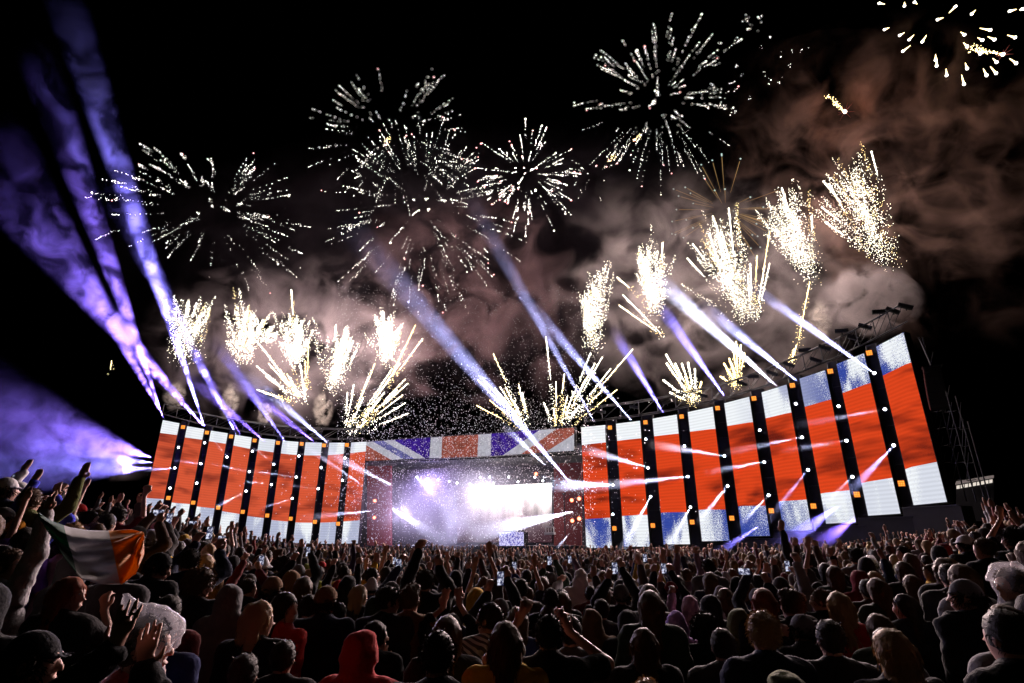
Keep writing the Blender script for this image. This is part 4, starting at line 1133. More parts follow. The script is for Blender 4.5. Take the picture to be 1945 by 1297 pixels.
def beam(a, ad, b, bd, r, col, power, label, dens=.05, lumps=0.0, r0=.03, lo=.35, hi=.7, base=.15, step=.3):
    """a spot lamp at photograph point a (distance ad) aimed at b (distance bd) and the lit haze in its path"""
    A = P(*a, ad); B = P(*b, bd); d = B - A; L = d.length; d.normalize()
    ang = math.atan((r - r0) / L)
    apex = A - d * (r0 / math.tan(ang))
    ld = bpy.data.lights.new('beam_lamp', 'SPOT'); ld.energy = power * BEAMI; ld.color = col; ld.spot_size = 2 * ang; ld.spot_blend = .55; ld.shadow_soft_size = .05
    o = bpy.data.objects.new('beam_lamp', ld); COL.objects.link(o); o.location = apex; o.rotation_euler = d.to_track_quat('-Z', 'Y').to_euler()
    mb = MB(); mb.bar(Vector(), B - A, r0, r, n=20)
    mt = beam_mat(dens, d, L, r0, r, lumps, lo, hi, base, step)
    o = link('light_beam_haze', mb.mesh('light_beam_haze', mt), None, A)
    return tag(o, label, None, 'haze lit by the stage lamps', 'stuff')
PUR, BLU, WHT, ICE = (.26, .15, 1.0), (.24, .20, 1.0), (.72, .74, 1.0), (.48, .5, 1.0)
K = 1e5
for a, b, bd, r, col, pw, lb in (
        ((310, 794), (55, 60), 44, 1.7, PUR, 11, 'purple smoky beam rising from the outer end of the left wing'), ((312, 795), (-20, 190), 44, 1.7, PUR, 7, 'dim purple smoky beam beside the outermost one'),
        ((388, 809), (95, -90), 40, 1.7, BLU, 13, 'bright violet smoky beam rising from the second gap of the left wing'), ((388, 809), (160, 130), 52, 1.5, BLU, 8, 'second violet beam from the second gap of the left wing'),
        ((386, 809), (-110, 240), 40, 2.0, PUR, 14, 'wide purple smoky beam leaning far left'), ((448, 824), (190, 320), 54, 1.6, BLU, 8, 'violet beam rising from the third gap of the left wing')):
    beam(a, wing_d(*a) - 1.5, b, bd, r, col, pw * K * 13, lb, dens=.07, lumps=.38, lo=.47, hi=.60, base=.05, step=.05)
for a, b, bd, r, col, pw, lb in (
        ((457, 826), (352, 640), 80, 1.3, PUR, 3, 'narrow purple beam above the fourth column of the left wing'), ((502, 838), (330, 690), 80, 1.6, PUR, 3, 'slanting purple beam above the fifth column of the left wing'),
        ((541, 838), (395, 630), 80, 1.6, BLU, 6, 'blue beam crossing the second plume of the left wing'), ((598, 840), (420, 700), 80, 1.8, PUR, 3, 'broad dim purple beam above the sixth column of the left wing'),
        ((622, 840), (450, 695), 80, 1.6, ICE, 5, 'pale beam rising over the comet fan of the left wing')):
    beam(a, wing_d(*a) - 1.5, b, bd, r, col, pw * K * 3, lb, dens=.025, lumps=.5, lo=.36, hi=.62, base=.2, step=.12)
for a, b, r, pw, col, lb in (((286, 868), (-260, 720), 4.6, 13, PUR, 'topmost violet fan of light at the left edge'), ((288, 878), (-260, 850), 2.8, 14, BLU, 'middle blue fan of light at the left edge'), ((290, 888), (-260, 925), 2.6, 12, BLU, 'lowest blue-white fan of light over the left crowd')):
    beam(a, 98, b, 40, r, col, pw * K * 2.6, lb, dens=.03, lumps=.42, lo=.45, hi=.60, base=.06, step=.06)
# centre and right wing, upward
for a, ad, b, bd, r, col, pw, dn, lb in (
        ((1085, 919), 70, (760, 540), 48, 1.5, ICE, 40, .045, 'thick blue-white beam rising from the stage to the upper left'), ((1036, 884), 70, (975, 826), 65, .6, WHT, 3, .08, 'short white beam under the header screen'),
        ((1130, 803), 70, (945, 470), 56, 1.3, ICE, 11, .05, 'tall pale beam above the first right LED column'), ((1199, 798), 69, (1040, 615), 58, 1.0, ICE, 18, .05, 'thin pale beam crossing the tall one'),
        ((1261, 786), 69, (1188, 665), 62, .9, BLU, 13, .05, 'blue beam above the second gap of the right wing'), ((1376, 752), 67, (1278, 615), 60, 1.0, BLU, 15, .05, 'blue beam above the fourth right LED column'),
        ((1476, 734), 65, (1290, 568), 57, 1.3, WHT, 26, .05, 'wide white beam in front of the broad plume'), ((1512, 722), 64, (1375, 612), 58, 1.0, ICE, 13, .04, 'pale beam beside the wide white beam'),
        ((1661, 709), 61, (1478, 580), 56, .75, ICE, 18, .06, 'thin blue-white beam from the outermost tower')):
    b = (a[0] + (b[0] - a[0]) * 1.4, a[1] + (b[1] - a[1]) * 1.4); bd = ad + (bd - ad) * 1.4; r *= 1.25
    beam(a, ad - 1.3, b, bd, r, col, pw * K * 1.7, lb, dens=dn * .5, lumps=.5, lo=.3, hi=.62, base=.35, step=.12)
# across the faces of the wings
for a, b, dd, r, col, pw, dn, lb in (
        ((1231, 888), (1085, 846), 9, .95, WHT, 4, .12, 'white beam fanning from the second right tower to the first column'), ((1376, 866), (1225, 842), 9, .8, WHT, 3.5, .12, 'white beam across the third right LED column'),
        ((1306, 905), (1050, 932), 13, 1.1, WHT, 6, .10, 'white beam from the third right tower towards the stage'), ((1164, 921), (1025, 921), 9, 1.3, WHT, 8, .12, 'broad white beam from the first right tower into the stage'),
        ((1451, 877), (1330, 900), 8, .55, WHT, 2.4, .12, 'white beam across the fourth right LED column'), ((1523, 830), (1370, 862), 8, .6, WHT, 2.2, .10, 'white beam across the fifth right LED column'),
        ((1608, 837), (1470, 858), 7, .55, WHT, 1.6, .08, 'thin white beam across the sixth right LED column'), ((1681, 777), (1490, 812), 8, .6, WHT, 1.6, .08, 'thin white beam across the eighth right LED column'),
        ((1236, 943), (1172, 1062), 6, .75, WHT, 4, .14, 'white beam plunging to the crowd before the second right column'), ((1311, 963), (1262, 1058), 6, .65, WHT, 2.5, .12, 'white beam plunging before the third right column'),
        ((1382, 923), (1320, 1000), 6, .55, WHT, 3, .12, 'white beam plunging before the fourth right column'), ((1460, 940), (1400, 1004), 6, .5, WHT, 2.4, .12, 'white beam plunging before the fifth right column'),
        ((1535, 892), (1440, 1012), 7, .6, ICE, 1.8, .10, 'pale beam plunging before the sixth right column'), ((1698, 846), (1590, 960), 7, .7, ICE, 3.5, .10, 'white beam plunging before the eighth right column'),
        ((1590, 962), (1470, 1050), 9, 1.5, BLU, 3, .10, 'broad violet beam at the foot of the right wing'), ((1625, 985), (1545, 1040), 7, 1.2, PUR, 2, .10, 'second violet beam at the foot of the right wing'), ((1440, 1000), (1345, 1062), 6, .8, BLU, 2, .12, 'blue beam at the foot of the fourth right column'),
        ((1619, 905), (1560, 965), 5, .4, WHT, 1.0, .10, 'short thin beam before the seventh right column'),
        ((1087, 972), (862, 1024), 12, 1.7, WHT, 16, .12, 'broad white beam sweeping over the front of the stage'), ((1081, 1014), (1055, 1044), 3, .3, WHT, .8, .2, 'small white beam at the right foot of the stage'),
        ((432, 868), (404, 834), 4, .3, WHT, .9, .2, 'short white beam over the third left column'), ((520, 882), (474, 844), 5, .3, WHT, 1.0, .2, 'short white beam over the fourth left column'),
        ((697, 927), (556, 832), 10, .7, WHT, 4, .12, 'long white beam slanting over the stage end of the left wing'), ((745, 922), (600, 848), 10, 1.1, WHT, 5, .12, 'wide white beam from the stage over the last left columns'),
        ((473, 896), (396, 879), 6, .4, WHT, 1.8, .16, 'white beam across the third left column'), ((563, 906), (462, 892), 6, .45, WHT, 2.2, .16, 'white beam across the fourth and fifth left columns'), ((516, 920), (455, 914), 5, .35, WHT, 1.5, .16, 'thin white beam low across the fourth left column'),
        ((381, 880), (325, 874), 5, .4, ICE, 1.5, .16, 'white beam across the second left column'), ((332, 889), (270, 893), 5, .45, ICE, 2.0, .16, 'white beam across the outermost left column'),
        ((605, 928), (540, 920), 5, .35, WHT, 1.0, .14, 'thin beam across the sixth left column'), ((467, 933), (398, 970), 5, .5, WHT, 2.6, .16, 'white beam plunging before the third left column'), ((555, 947), (488, 968), 5, .35, WHT, 1.3, .16, 'white beam plunging before the fifth left column'),
        ((707, 970), (560, 985), 8, .8, WHT, 3.5, .14, 'white beam from the stage across the foot of the left wing'),
        ((745, 965), (800, 1002), 4, .8, WHT, 4, .22, 'bright white beam falling onto the left of the stage'), ((790, 905), (838, 953), 4, .6, WHT, 2.2, .2, 'white beam falling before the rig on the left of the stage')):
    d0 = wing_d(*a) - 1.2
    beam(a, d0, b, d0 - dd, r, col, pw * K * .42, lb, dens=dn * 1.2, step=.4)

# haze inside the stage mouth, lit by the stage's own lamps
cloud(880, 960, 82, 225, 88, 9, .085, 'pale violet haze filling the stage mouth', scale=.35, lo=.3, hi=.7, col=(.8, .76, .86), name='haze', base=.22, seed=6, step=.5)
for x, y, dp, pw, col in ((915, 935, 2, 4200, (1, .93, 1)), (765, 975, 1, 3000, (.75, .66, 1)), (815, 915, 1, 4500, (.5, .36, 1)), (985, 985, 3, 2000, (1, .75, .72)), (858, 1012, -2, 1800, (.7, .68, 1))):
    ld = bpy.data.lights.new('stage_lamp', 'POINT'); ld.energy = pw; ld.color = col; ld.shadow_soft_size = .5
    o = bpy.data.objects.new('stage_lamp', ld); COL.objects.link(o); o.location = SP(x, y, dp)
cloud(222, 889, 84, 66, 26, 3, .22, 'dense smoke glowing in the lowest left fan of light', scale=.3, lo=.4, hi=.65, seed=9)

# ------------------------------------------------------------------ confetti
N = 15000
cx = np.concatenate([rng.normal(880, 130, N // 2), rng.uniform(640, 1130, N // 2)]); cyy = np.concatenate([rng.normal(900, 90, N // 2), rng.uniform(540, 1030, N // 2)])
cd = rng.uniform(40, 74, N); pts = []
keep = (cyy < 1040) & (cyy > 540)
cx, cyy, cd = cx[keep], cyy[keep], cd[keep]; N = len(cx)
C_ = np.array([P(a, b, c) for a, b, c in zip(cx, cyy, cd)], dtype=np.float32)
u = rng.normal(0, 1, (N, 3)); u /= np.linalg.norm(u, axis=1)[:, None]; w = np.cross(u, rng.normal(0, 1, (N, 3))); w /= np.linalg.norm(w, axis=1)[:, None]
u *= .036; w *= .024
V = np.stack([C_ - u - w, C_ + u - w, C_ + u + w, C_ - u + w], 1).reshape(-1, 3)
cm, nt = new_mat('confetti_paper'); out = nd(nt, 'ShaderNodeOutputMaterial'); df = nd(nt, 'ShaderNodeBsdfDiffuse'); tl = nd(nt, 'ShaderNodeBsdfTranslucent'); mx = nd(nt, 'ShaderNodeMixShader')
df.inputs[0].default_value = (.85, .83, .85, 1); tl.inputs[0].default_value = (.85, .83, .85, 1); nt.links.new(df.outputs[0], mx.inputs[1]); nt.links.new(tl.outputs[0], mx.inputs[2]); nt.links.new(mx.outputs[0], out.inputs[0])
tag(link('confetti', np_mesh('confetti', V, np.arange(4 * N).reshape(-1, 4), cm, smooth=False)), 'white paper confetti drifting before the stage', None, None, 'stuff')
# ------------------------------------------------------------------ the crowd
def crowd_fabric():
    m, nt = new_mat('crowd_fabric')
    out = nd(nt, 'ShaderNodeOutputMaterial'); p = nd(nt, 'ShaderNodeBsdfPrincipled'); oi = nd(nt, 'ShaderNodeObjectInfo'); tc = nd(nt, 'ShaderNodeTexCoord')
    cr = nd(nt, 'ShaderNodeValToRGB'); cr.color_ramp.interpolation = 'CONSTANT'
    cols = [(0, (.012, .012, .014)), (.22, (.02, .024, .05)), (.34, (.05, .045, .05)), (.46, (.06, .055, .055)), (.54, (.03, .05, .03)), (.6, (.16, .02, .02)), (.66, (.2, .19, .2)), (.73, (.08, .045, .03)), (.8, (.015, .012, .012)), (.9, (.18, .12, .18)), (.93, (.4, .25, .03)), (.96, (.03, .04, .14))]
    els = cr.color_ramp.elements
    els[0].position, els[0].color = 0, (*cols[0][1], 1); els[1].position, els[1].color = cols[1][0], (*cols[1][1], 1)
    for ps, c in cols[2:]:
        e = els.new(ps); e.color = (*c, 1)
    nt.links.new(oi.outputs['Random'], cr.inputs[0])
    nz = noise(nt, tc.outputs['Object'], 7, 4)
    nt.links.new(mixc(nt, val(nt, 'MULTIPLY', nz, .5), cr.outputs[0], (.01, .01, .012)), p.inputs['Base Color'])
    p.inputs['Roughness'].default_value = .95; p.inputs['Sheen Weight'].default_value = .28; p.inputs['Sheen Roughness'].default_value = .22
    p.inputs['Specular IOR Level'].default_value = .12
    b = nd(nt, 'ShaderNodeBump'); b.inputs['Strength'].default_value = .5; b.inputs['Distance'].default_value = .02
    nt.links.new(noise(nt, tc.outputs['Object'], 40, 3), b.inputs['Height']); nt.links.new(b.outputs[0], p.inputs['Normal'])
    nt.links.new(p.outputs[0], out.inputs[0]); return m
M['crowd_fabric'] = crowd_fabric()
pm, nt = new_mat('clear_poncho')
out = nd(nt, 'ShaderNodeOutputMaterial'); p = nd(nt, 'ShaderNodeBsdfPrincipled'); tr = nd(nt, 'ShaderNodeBsdfTransparent'); tl = nd(nt, 'ShaderNodeBsdfTranslucent'); mx = nd(nt, 'ShaderNodeMixShader'); mx2 = nd(nt, 'ShaderNodeMixShader'); lw = nd(nt, 'ShaderNodeLayerWeight'); tc = nd(nt, 'ShaderNodeTexCoord')
p.inputs['Base Color'].default_value = (.75, .72, .76, 1); p.inputs['Roughness'].default_value = .22; p.inputs['Specular IOR Level'].default_value = .7; tl.inputs[0].default_value = (.8, .76, .8, 1)
b = nd(nt, 'ShaderNodeBump'); b.inputs['Strength'].default_value = .9; b.inputs['Distance'].default_value = .03
nt.links.new(noise(nt, tc.outputs['Object'], 22, 4, 1.2), b.inputs['Height']); nt.links.new(b.outputs[0], p.inputs['Normal'])
lw.inputs[0].default_value = .35
mx2.inputs[0].default_value = .45; nt.links.new(p.outputs[0], mx2.inputs[1]); nt.links.new(tl.outputs[0], mx2.inputs[2])
nt.links.new(val(nt, 'ADD', val(nt, 'MULTIPLY', lw.outputs['Facing'], .55), .07, clamp=True), mx.inputs[0]); nt.links.new(tr.outputs[0], mx.inputs[1]); nt.links.new(mx2.outputs[0], mx.inputs[2])
nt.links.new(mx.outputs[0], out.inputs[0]); M['poncho'] = pm
sm_, nt = new_mat('striped_fabric'); out = nd(nt, 'ShaderNodeOutputMaterial'); p = nd(nt, 'ShaderNodeBsdfPrincipled'); tc = nd(nt, 'ShaderNodeTexCoord'); wv = nd(nt, 'ShaderNodeTexWave'); wv.inputs['Scale'].default_value = 9; wv.inputs['Distortion'].default_value = 1.5; wv.bands_direction = 'DIAGONAL'
nt.links.new(tc.outputs['Object'], wv.inputs[0]); nt.links.new(mixc(nt, ramp(nt, wv.outputs['Fac'], .4, .6), (.05, .06, .06), (.55, .55, .5)), p.inputs['Base Color']); p.inputs['Roughness'].default_value = .9; nt.links.new(p.outputs[0], out.inputs[0]); FAB['striped'] = sm_
M['eye'] = surf_mat('eye', (.3, .3, .3), rough=.2, var=.05)
M['phone_case'] = surf_mat('phone_case', (.015, .015, .018), rough=.3)
sp2, nt = new_mat('phone_screen'); out = nd(nt, 'ShaderNodeOutputMaterial'); e = nd(nt, 'ShaderNodeEmission'); tc = nd(nt, 'ShaderNodeTexCoord')
nt.links.new(mixc(nt, ramp(nt, noise(nt, tc.outputs['Object'], 28, 3), .45, .65), (.03, .035, .09), (.8, .82, 1)), e.inputs[0]); e.inputs[1].default_value = 1.0; nt.links.new(e.outputs[0], out.inputs[0]); sp2.cycles.emission_sampling = 'NONE'; M['phone_screen'] = sp2

TOPZ = dict(short=1.772, quiff=1.80, bun=1.77, curly=1.79, long=1.78, bob=1.78, fluffy=1.80, cap=1.775, capback=1.775, bucket=1.785, beanie=1.775, hood=1.80, bald=1.755)
TOPW = dict(short=.168, quiff=.168, bun=.168, curly=.20, long=.20, bob=.215, fluffy=.235, cap=.188, capback=.188, bucket=.27, beanie=.185, hood=.225, bald=.16)
def materials_of(sp):
    hair = M[{'d': 'hair_dark', 'b': 'hair_brown', 'l': 'hair_blond', 'r': 'hair_red'}[sp.get('hair', 'd')]]
    c = fabric(sp['col']) if sp.get('col', 'crowd') != 'crowd' else M['crowd_fabric']
    hat = fabric(sp['hat']) if 'hat' in sp else c
    return dict(body=M['skin'], trousers=fabric('denim') if sp.get('col', 'crowd') != 'crowd' else M['crowd_fabric'], jacket=c, shirt=c, hair=hair, cap=hat, bucket_hat=hat, beanie=hat, poncho=M['poncho'])
def build_figure(sp, h):
    rg_ = np.random.default_rng(sp.get('seed', 1) + 99)
    out = {}
    mt = materials_of(sp)
    for nm, (V, Fc) in figure(sp, h).items():
        if len(V) == 0: continue
        if nm == 'hair': V, Fc = wisps(V, Fc, sp.get('wisps', 1100), .022 if sp.get('top') in ('short', 'quiff', 'bun') else .045, rg_, hang=1.0 if sp.get('top') in ('long', 'bob') else 0.0)
        out[nm] = np_mesh(nm, V, Fc, mt[nm])
    return out
phone_me = None
def phone(loc, label, rotz=0.0, land=False, tilt=0.0):
    global phone_me
    if phone_me is None:
        mb = MB(); mb.box((0, .004, 0), (.075, .008, .15)); a = mb.mesh('case', M['phone_case'])
        mb = MB(); mb.quad((-.034, -.0015, -.066), (.034, -.0015, -.066), (.034, -.0015, .066), (-.034, -.0015, .066)); b = mb.mesh('screen', M['phone_screen'])
        mb = MB(); mb.bar((-.02, .008, .055), (-.02, .011, .055), .008, n=8); c = mb.mesh('camera_bump', M['black_metal']); phone_me = (a, b, c)
    t = thing('smartphone', label, 'smartphone', loc, 'smartphones held up in the crowd')
    t.rotation_euler = (tilt, math.pi / 2 if land else 0, rotz)
    for nm, me in zip(('case', 'screen', 'camera_bump'), phone_me): link(nm, me, t)

R_ = math.radians
HERO_XY = []; HERO_V = []; HEROES = []
def hero(px, py, w, label, ref=None, phone_label=None, **sp):
    top = sp.get('top', 'short')
    sp['seed'] = len(HERO_XY) + 3
    prof = abs(math.sin(sp.get('hyaw', 0) + sp.get('by', 0)))
    Wm = TOPW[top] * (1 + .15 * prof) * (1.15 if sp.get('poncho') else 1)
    tz = TOPZ[top] + (.03 + sp.get('peak', 0) if sp.get('poncho') else 0)
    r = ray(px, py); k = r.dot(FWD)
    best = None
    for f in np.linspace(.8, 1.3, 26):
        d = FPX * Wm * f / w / k
        q = CAM + r * d
        s = (q.z - ground_z(q.x, q.y)) / tz
        cost = abs(math.log(f)) + 6 * max(0, .93 - s, s - 1.06)
        if best is None or cost < best[0]: best = (cost, q, s)
    _, q, s = best; s = min(1.12, max(.88, s))
    rt = thing('person', label, 'person', (q.x, q.y + .03 * s, q.z - tz * s), 'people at the front of the view', sp.get('by', 0.0)); rt.scale = (s, s, s)
    big = w >= 44
    for nm, me in build_figure(sp, sp['h'] if 'h' in sp else .0165 if w >= 60 else .0195 if big else .024 if w > 30 else .029).items(): link(nm, me, rt)
    if prof > .5 or sp.get('eyes'):
        Rm = rotm(sp.get('hyaw', 0), sp.get('hpitch', 0)); piv = np.array((0, -.015, 1.49))
        for s_ in (-1, 1):
            mb = MB(); c = piv + Rm @ (np.array((s_ * .03, .088, 1.65)) - piv)
            V = OCT_V * .012 + c; o = link('eye', np_mesh('eye', V, OCT_F, M['eye']), rt)
    if sp.get('glasses'):
        Rm = rotm(sp.get('hyaw', 0), sp.get('hpitch', 0)); piv = np.array((0, -.015, 1.49)); g = lambda x, y, z: Vector(piv + Rm @ (np.array((x, y, z)) - piv))
        mb = MB()
        for s_ in (-1, 1):
            ring = [g(s_ * .033 + .024 * math.cos(a), .118, 1.65 + .019 * math.sin(a)) for a in np.linspace(0, 2 * math.pi, 11)]
            for a, b in zip(ring[:-1], ring[1:]): mb.bar(a, b, .003, n=4)
            mb.bar(g(s_ * .057, .115, 1.652), g(s_ * .086, .0, 1.645), .003, n=4)
        mb.bar(g(-.01, .12, 1.652), g(.01, .12, 1.652), .003, n=4); mb.obj('glasses', M['phone_case'], rt)
    HERO_XY.append((q.x, q.y)); HERO_V.append((px, py, w, math.hypot(q.x, q.y))); HEROES.append((px, py, ref or label.split(',')[0]))
    if phone_label:
        ar = sp['arms'][1]; e_, w_, d_, c_ = ARM[ar]
        both = sp['arms'][0] == ar
        loc = Vector((0 if both else w_[0] * .9, w_[1] + .03, w_[2] + .10)) if True else None
        bw = Matrix.LocRotScale(rt.location, Matrix.Rotation(sp.get('by', 0), 3, 'Z').to_quaternion(), rt.scale) @ loc
        phone(bw, phone_label, sp.get('by', 0.0) * .3, land=sp.get('land', False))
    return rt
RIGHT, LEFT = -R_(85), R_(85)
H = hero
# left bank
H(66, 1195, 92, 'person in a dark cap seen from the side, biggest head in the bottom left corner', 'dark cap in the corner', top='cap', hat='black', col='black', hyaw=-R_(70), cloth='jacket')
H(160, 1306, 92, 'person below the frame with bare clapping hands in dark sleeves raised beside the clear poncho', 'clapping hands', top='short', col='black', arms=('clap', 'clap'), h=.0105)
H(283, 1128, 92, 'person in a clear plastic poncho with peaked hood over a red top, holding a phone', 'peaked clear poncho', 'phone with a dark blue picture held low by the person in the peaked clear poncho', top='short', hair='d', col='red', poncho=True, peak=.05, hyaw=-R_(48), by=-R_(20), arms=('front', 'front'), cloth='tee')
H(134, 1092, 52, 'girl with wet reddish hair in profile, looking right under the flag', 'girl with wet hair', top='long', hair='r', hyaw=RIGHT, col='charcoal', cloth='tee', arms=('front', 'mouth'))
H(26, 1040, 48, 'cropped-haired man in a pale hoodie, one long pale sleeve raised to the flag', 'man in the pale hoodie', top='short', hair='b', hyaw=-R_(75), by=-R_(25), col='pale', cloth='hoodie', arms=('down', 'high'))
H(128, 1012, 34, 'person in a pale pink tee behind the raised pale sleeve, arm hanging before the flag', 'pale pink tee', top='short', hair='d', col='pink', cloth='tee', arms=('hold', 'down'), by=-R_(20))
H(76, 950, 36, 'dark-haired person in a shiny blue jacket clapping both hands overhead', 'blue jacket clapping', top='curly', hair='d', hyaw=-R_(60), col='blue', arms=('up', 'clap'))
H(14, 905, 32, 'person in a pale cap at the top of the left bank', 'pale cap', top='cap', hat='white', col='navy', hyaw=-R_(40))
H(44, 912, 30, 'hooded person in white with a raised hand beside the pale cap', 'hooded person in white', top='hood', col='white', arms=('up', 'down'))
H(62, 925, 28, 'person with spread fingers raised, in front of the top of the left bank', 'spread fingers', top='short', hair='b', col='olive', arms=('down', 'wide'))
H(8, 962, 38, 'person in a peaked cap at the left edge, behind the pale hoodie', 'peaked cap at the edge', top='cap', hat='grey', col='black', hyaw=-R_(60))
H(30, 985, 34, 'person with orange headscarf at the left edge', 'orange headscarf', top='beanie', hat='orange', col='charcoal', hyaw=-R_(50), arms=('down', 'phoneup'))
H(52, 1000, 34, 'person in violet top with a bare arm raised beside the green end of the flag', 'violet top', top='long', hair='d', col='violet', cloth='tee', arms=('high', 'down'))
H(150, 955, 27, 'person in a red cap among raised arms behind the flag', 'red cap', top='cap', hat='red', col='black', hyaw=-R_(60))
H(172, 968, 26, 'person in white shirt with a lit face behind the white part of the flag', 'white shirt behind the flag', top='short', col='white', cloth='tee', hyaw=-R_(70), arms=('up', 'down'))
H(203, 972, 25, 'dark-haired person looking right behind the orange part of the flag', 'dark hair behind the flag', top='short', col='black', hyaw=-R_(70))
H(228, 960, 22, 'person with one bare arm up above the orange end of the flag', 'bare arm above the flag', top='short', col='maroon', cloth='tee', arms=('down', 'fist'))
H(142, 990, 30, 'fair-haired person whose head shows just above the flag', 'fair head above the flag', top='short', hair='l', col='black')
H(302, 988, 26, 'person in a pale pink beanie behind the lilac hood', 'pink beanie', top='beanie', hat='pink', col='charcoal')
H(294, 1003, 32, 'person in a lilac hood lit on its right edge, beside the flag', 'lilac hood', top='hood', col='lilac', hyaw=-R_(25))
H(293, 1046, 42, 'person in a black backwards cap looking down to the right, beside the yellow hood', 'black backwards cap', top='capback', hat='black', col='black', hyaw=-R_(70), hpitch=-R_(18))
H(316, 1052, 34, 'person in a yellow raincoat half hidden behind the backwards cap', 'yellow raincoat by the cap', top='hood', col='yellow', hyaw=-R_(30))
H(341, 1068, 28, 'brown-haired person between the yellow raincoat and the curly man', 'brown hair by the curly man', top='long', hair='b', col='black')
H(372, 1075, 46, 'curly brown-haired man with glasses looking down to the right', 'curly man with glasses', top='curly', hair='b', col='black', hyaw=-R_(72), hpitch=-R_(16), glasses=True)
H(391, 1050, 29, 'woman with long straight blond hair behind the curly man', 'long blond hair', top='long', hair='l', col='brown')
H(363, 1040, 30, 'person holding a bright phone overhead beside the long blond hair', 'bright phone holder', 'bright phone held up beside the long blond hair', top='short', col='navy', arms=('phoneup', 'phoneup'))
H(445, 1053, 26, 'person in a dark hood behind the grey hoods', 'dark hood behind', top='hood', col='black', arms=('down', 'elbow'))
H(441, 1105, 48, 'person in a pale grey hood and dark sweatshirt, hood rim lit on the right', 'pale grey hood', top='hood', col='grey', hyaw=-R_(6))
H(472, 1098, 25, 'man with headphones looking right beyond the pale grey hood', 'headphones man', top='short', hyaw=-R_(70), col='black')
H(519, 1093, 35, 'person in a knitted dark brown beanie beyond the red-sleeved woman', 'brown beanie', top='beanie', hat='brown', col='black', hyaw=-R_(20))
H(556, 1080, 32, 'person in a rough brown hood and brown coat', 'rough brown hood', top='hood', col='brown', hyaw=-R_(10))
H(588, 1068, 26, 'person in a yellow-green hood and raincoat', 'yellow-green hood', top='hood', col='green', hyaw=-R_(20))
H(499, 1057, 36, 'person in a pale bucket hat', 'pale bucket hat', top='bucket', hat='white', col='black', hyaw=-R_(30))
H(541, 1053, 34, 'person with a big mass of black curls facing right', 'black curls', top='fluffy', hair='d', col='black', hyaw=-R_(65))
H(543, 1122, 50, 'dark-haired woman in profile with a bright red sleeve', 'red-sleeved woman', top='long', hair='d', col='red', cloth='tee', hyaw=-R_(75), by=-R_(30))
H(620, 1111, 43, 'man in a cream backwards cap and dark zipped jacket', 'cream backwards cap', top='capback', hat='brown', col='navy', cloth='collar', hyaw=-R_(20))
H(662, 1090, 33, 'person in a black hood behind the cream backwards cap', 'black hood', top='hood', col='black', hyaw=-R_(10))
H(654, 1072, 24, 'person in a mustard sleeve stretching one arm up', 'mustard sleeve', top='short', col='yellow', arms=('down', 'wide'))
H(706, 1077, 25, 'dark-haired man in pale top facing right behind a raised phone', 'pale top by phone', 'bright phone raised in front of the man in the pale top', top='short', col='pale', hyaw=-R_(65), arms=('phone', 'phone'))
H(736, 1111, 38, 'man with side-cropped dark hair looking right, left of the quiff', 'side-cropped man', top='short', col='charcoal', hyaw=-R_(62), cloth='hoodie')
H(779, 1104, 41, 'tall man with a swept-up quiff and patterned dark shirt', 'quiff man', top='quiff', hair='b', col='brown', hyaw=-R_(28), cloth='jacket')
H(808, 1078, 28, 'man in black with both arms stretched straight up', 'man in black arms up', top='short', col='black', arms=('phoneup', 'phoneup'))
H(861, 1077, 20, 'person in a pale pointed hood in the middle distance', 'pale pointed hood', top='hood', col='pale', arms=('phone', 'phone'))
H(690, 1190, 72, 'person in a bright red hood and coat, low at the front', 'bright red hood', top='hood', col='red', hyaw=-R_(22), by=-R_(10), cloth='coat')
H(712, 1177, 45, 'dark-haired person with sunglasses pushed up, behind the red hood', 'sunglasses on the head', top='long', hair='d', col='black', hyaw=-R_(60), arms=('down', 'mouth'))
H(832, 1194, 58, 'man with cropped dark hair and visible ears, low in the middle of the front', 'cropped man with ears', top='short', hair='d', col='black', cloth='collar')
H(858, 1163, 40, 'dark-haired person clapping raised hands in front of the yellow hood', 'clapping person', top='long', hair='d', col='black', arms=('clap', 'clap'), rolled=True)
H(904, 1112, 36, 'person in a bright yellow hood and raincoat', 'bright yellow hood', top='hood', col='yellow', hyaw=-R_(6))
H(932, 1142, 44, 'young man in a striped hooded jacket, head turned left', 'striped jacket man', top='short', hair='d', col='striped', cloth='hoodie', hyaw=R_(60))
H(960, 1177, 58, 'person with long dark brown hair in front of the striped jacket', 'long dark brown hair', top='long', hair='b', col='yellow', cloth='tee')
H(958, 1108, 30, 'brown-haired person looking right in an orange-brown coat', 'orange-brown coat', top='bob', hair='b', col='orange', hyaw=-R_(40), arms=('down', 'elbow'))
H(1102, 1079, 27, 'person in a white rain poncho with elbows spread wide', 'white rain poncho', top='hood', col='white', bulk=2.2, arms=('elbow', 'elbow'))
H(1046, 1115, 29, 'man with short dark hair and broad black shoulders before the white poncho', 'broad black shoulders', top='short', col='black')
H(1041, 1148, 36, 'brown-haired person just beyond the man lifting his hands', 'brown hair beyond', top='bob', hair='b', col='black')
H(1041, 1164, 47, 'man in a black tee lifting both hands beside his head', 'man lifting his hands', top='short', hair='d', col='black', cloth='tee', arms=('head', 'head'))
H(1092, 1102, 24, 'dark-haired person in front of the white rain poncho', 'dark hair by poncho', top='long', hair='d', col='black', hyaw=R_(50))
H(1124, 1152, 38, 'person in a flat-topped wet brown hood and creased brown raincoat', 'wet brown hood', top='hood', col='brown', cloth='jacket', bulk=1.5)
H(1192, 1154, 44, 'person in a dark lilac-grey pointed hood', 'dark pointed hood', top='hood', col='charcoal')
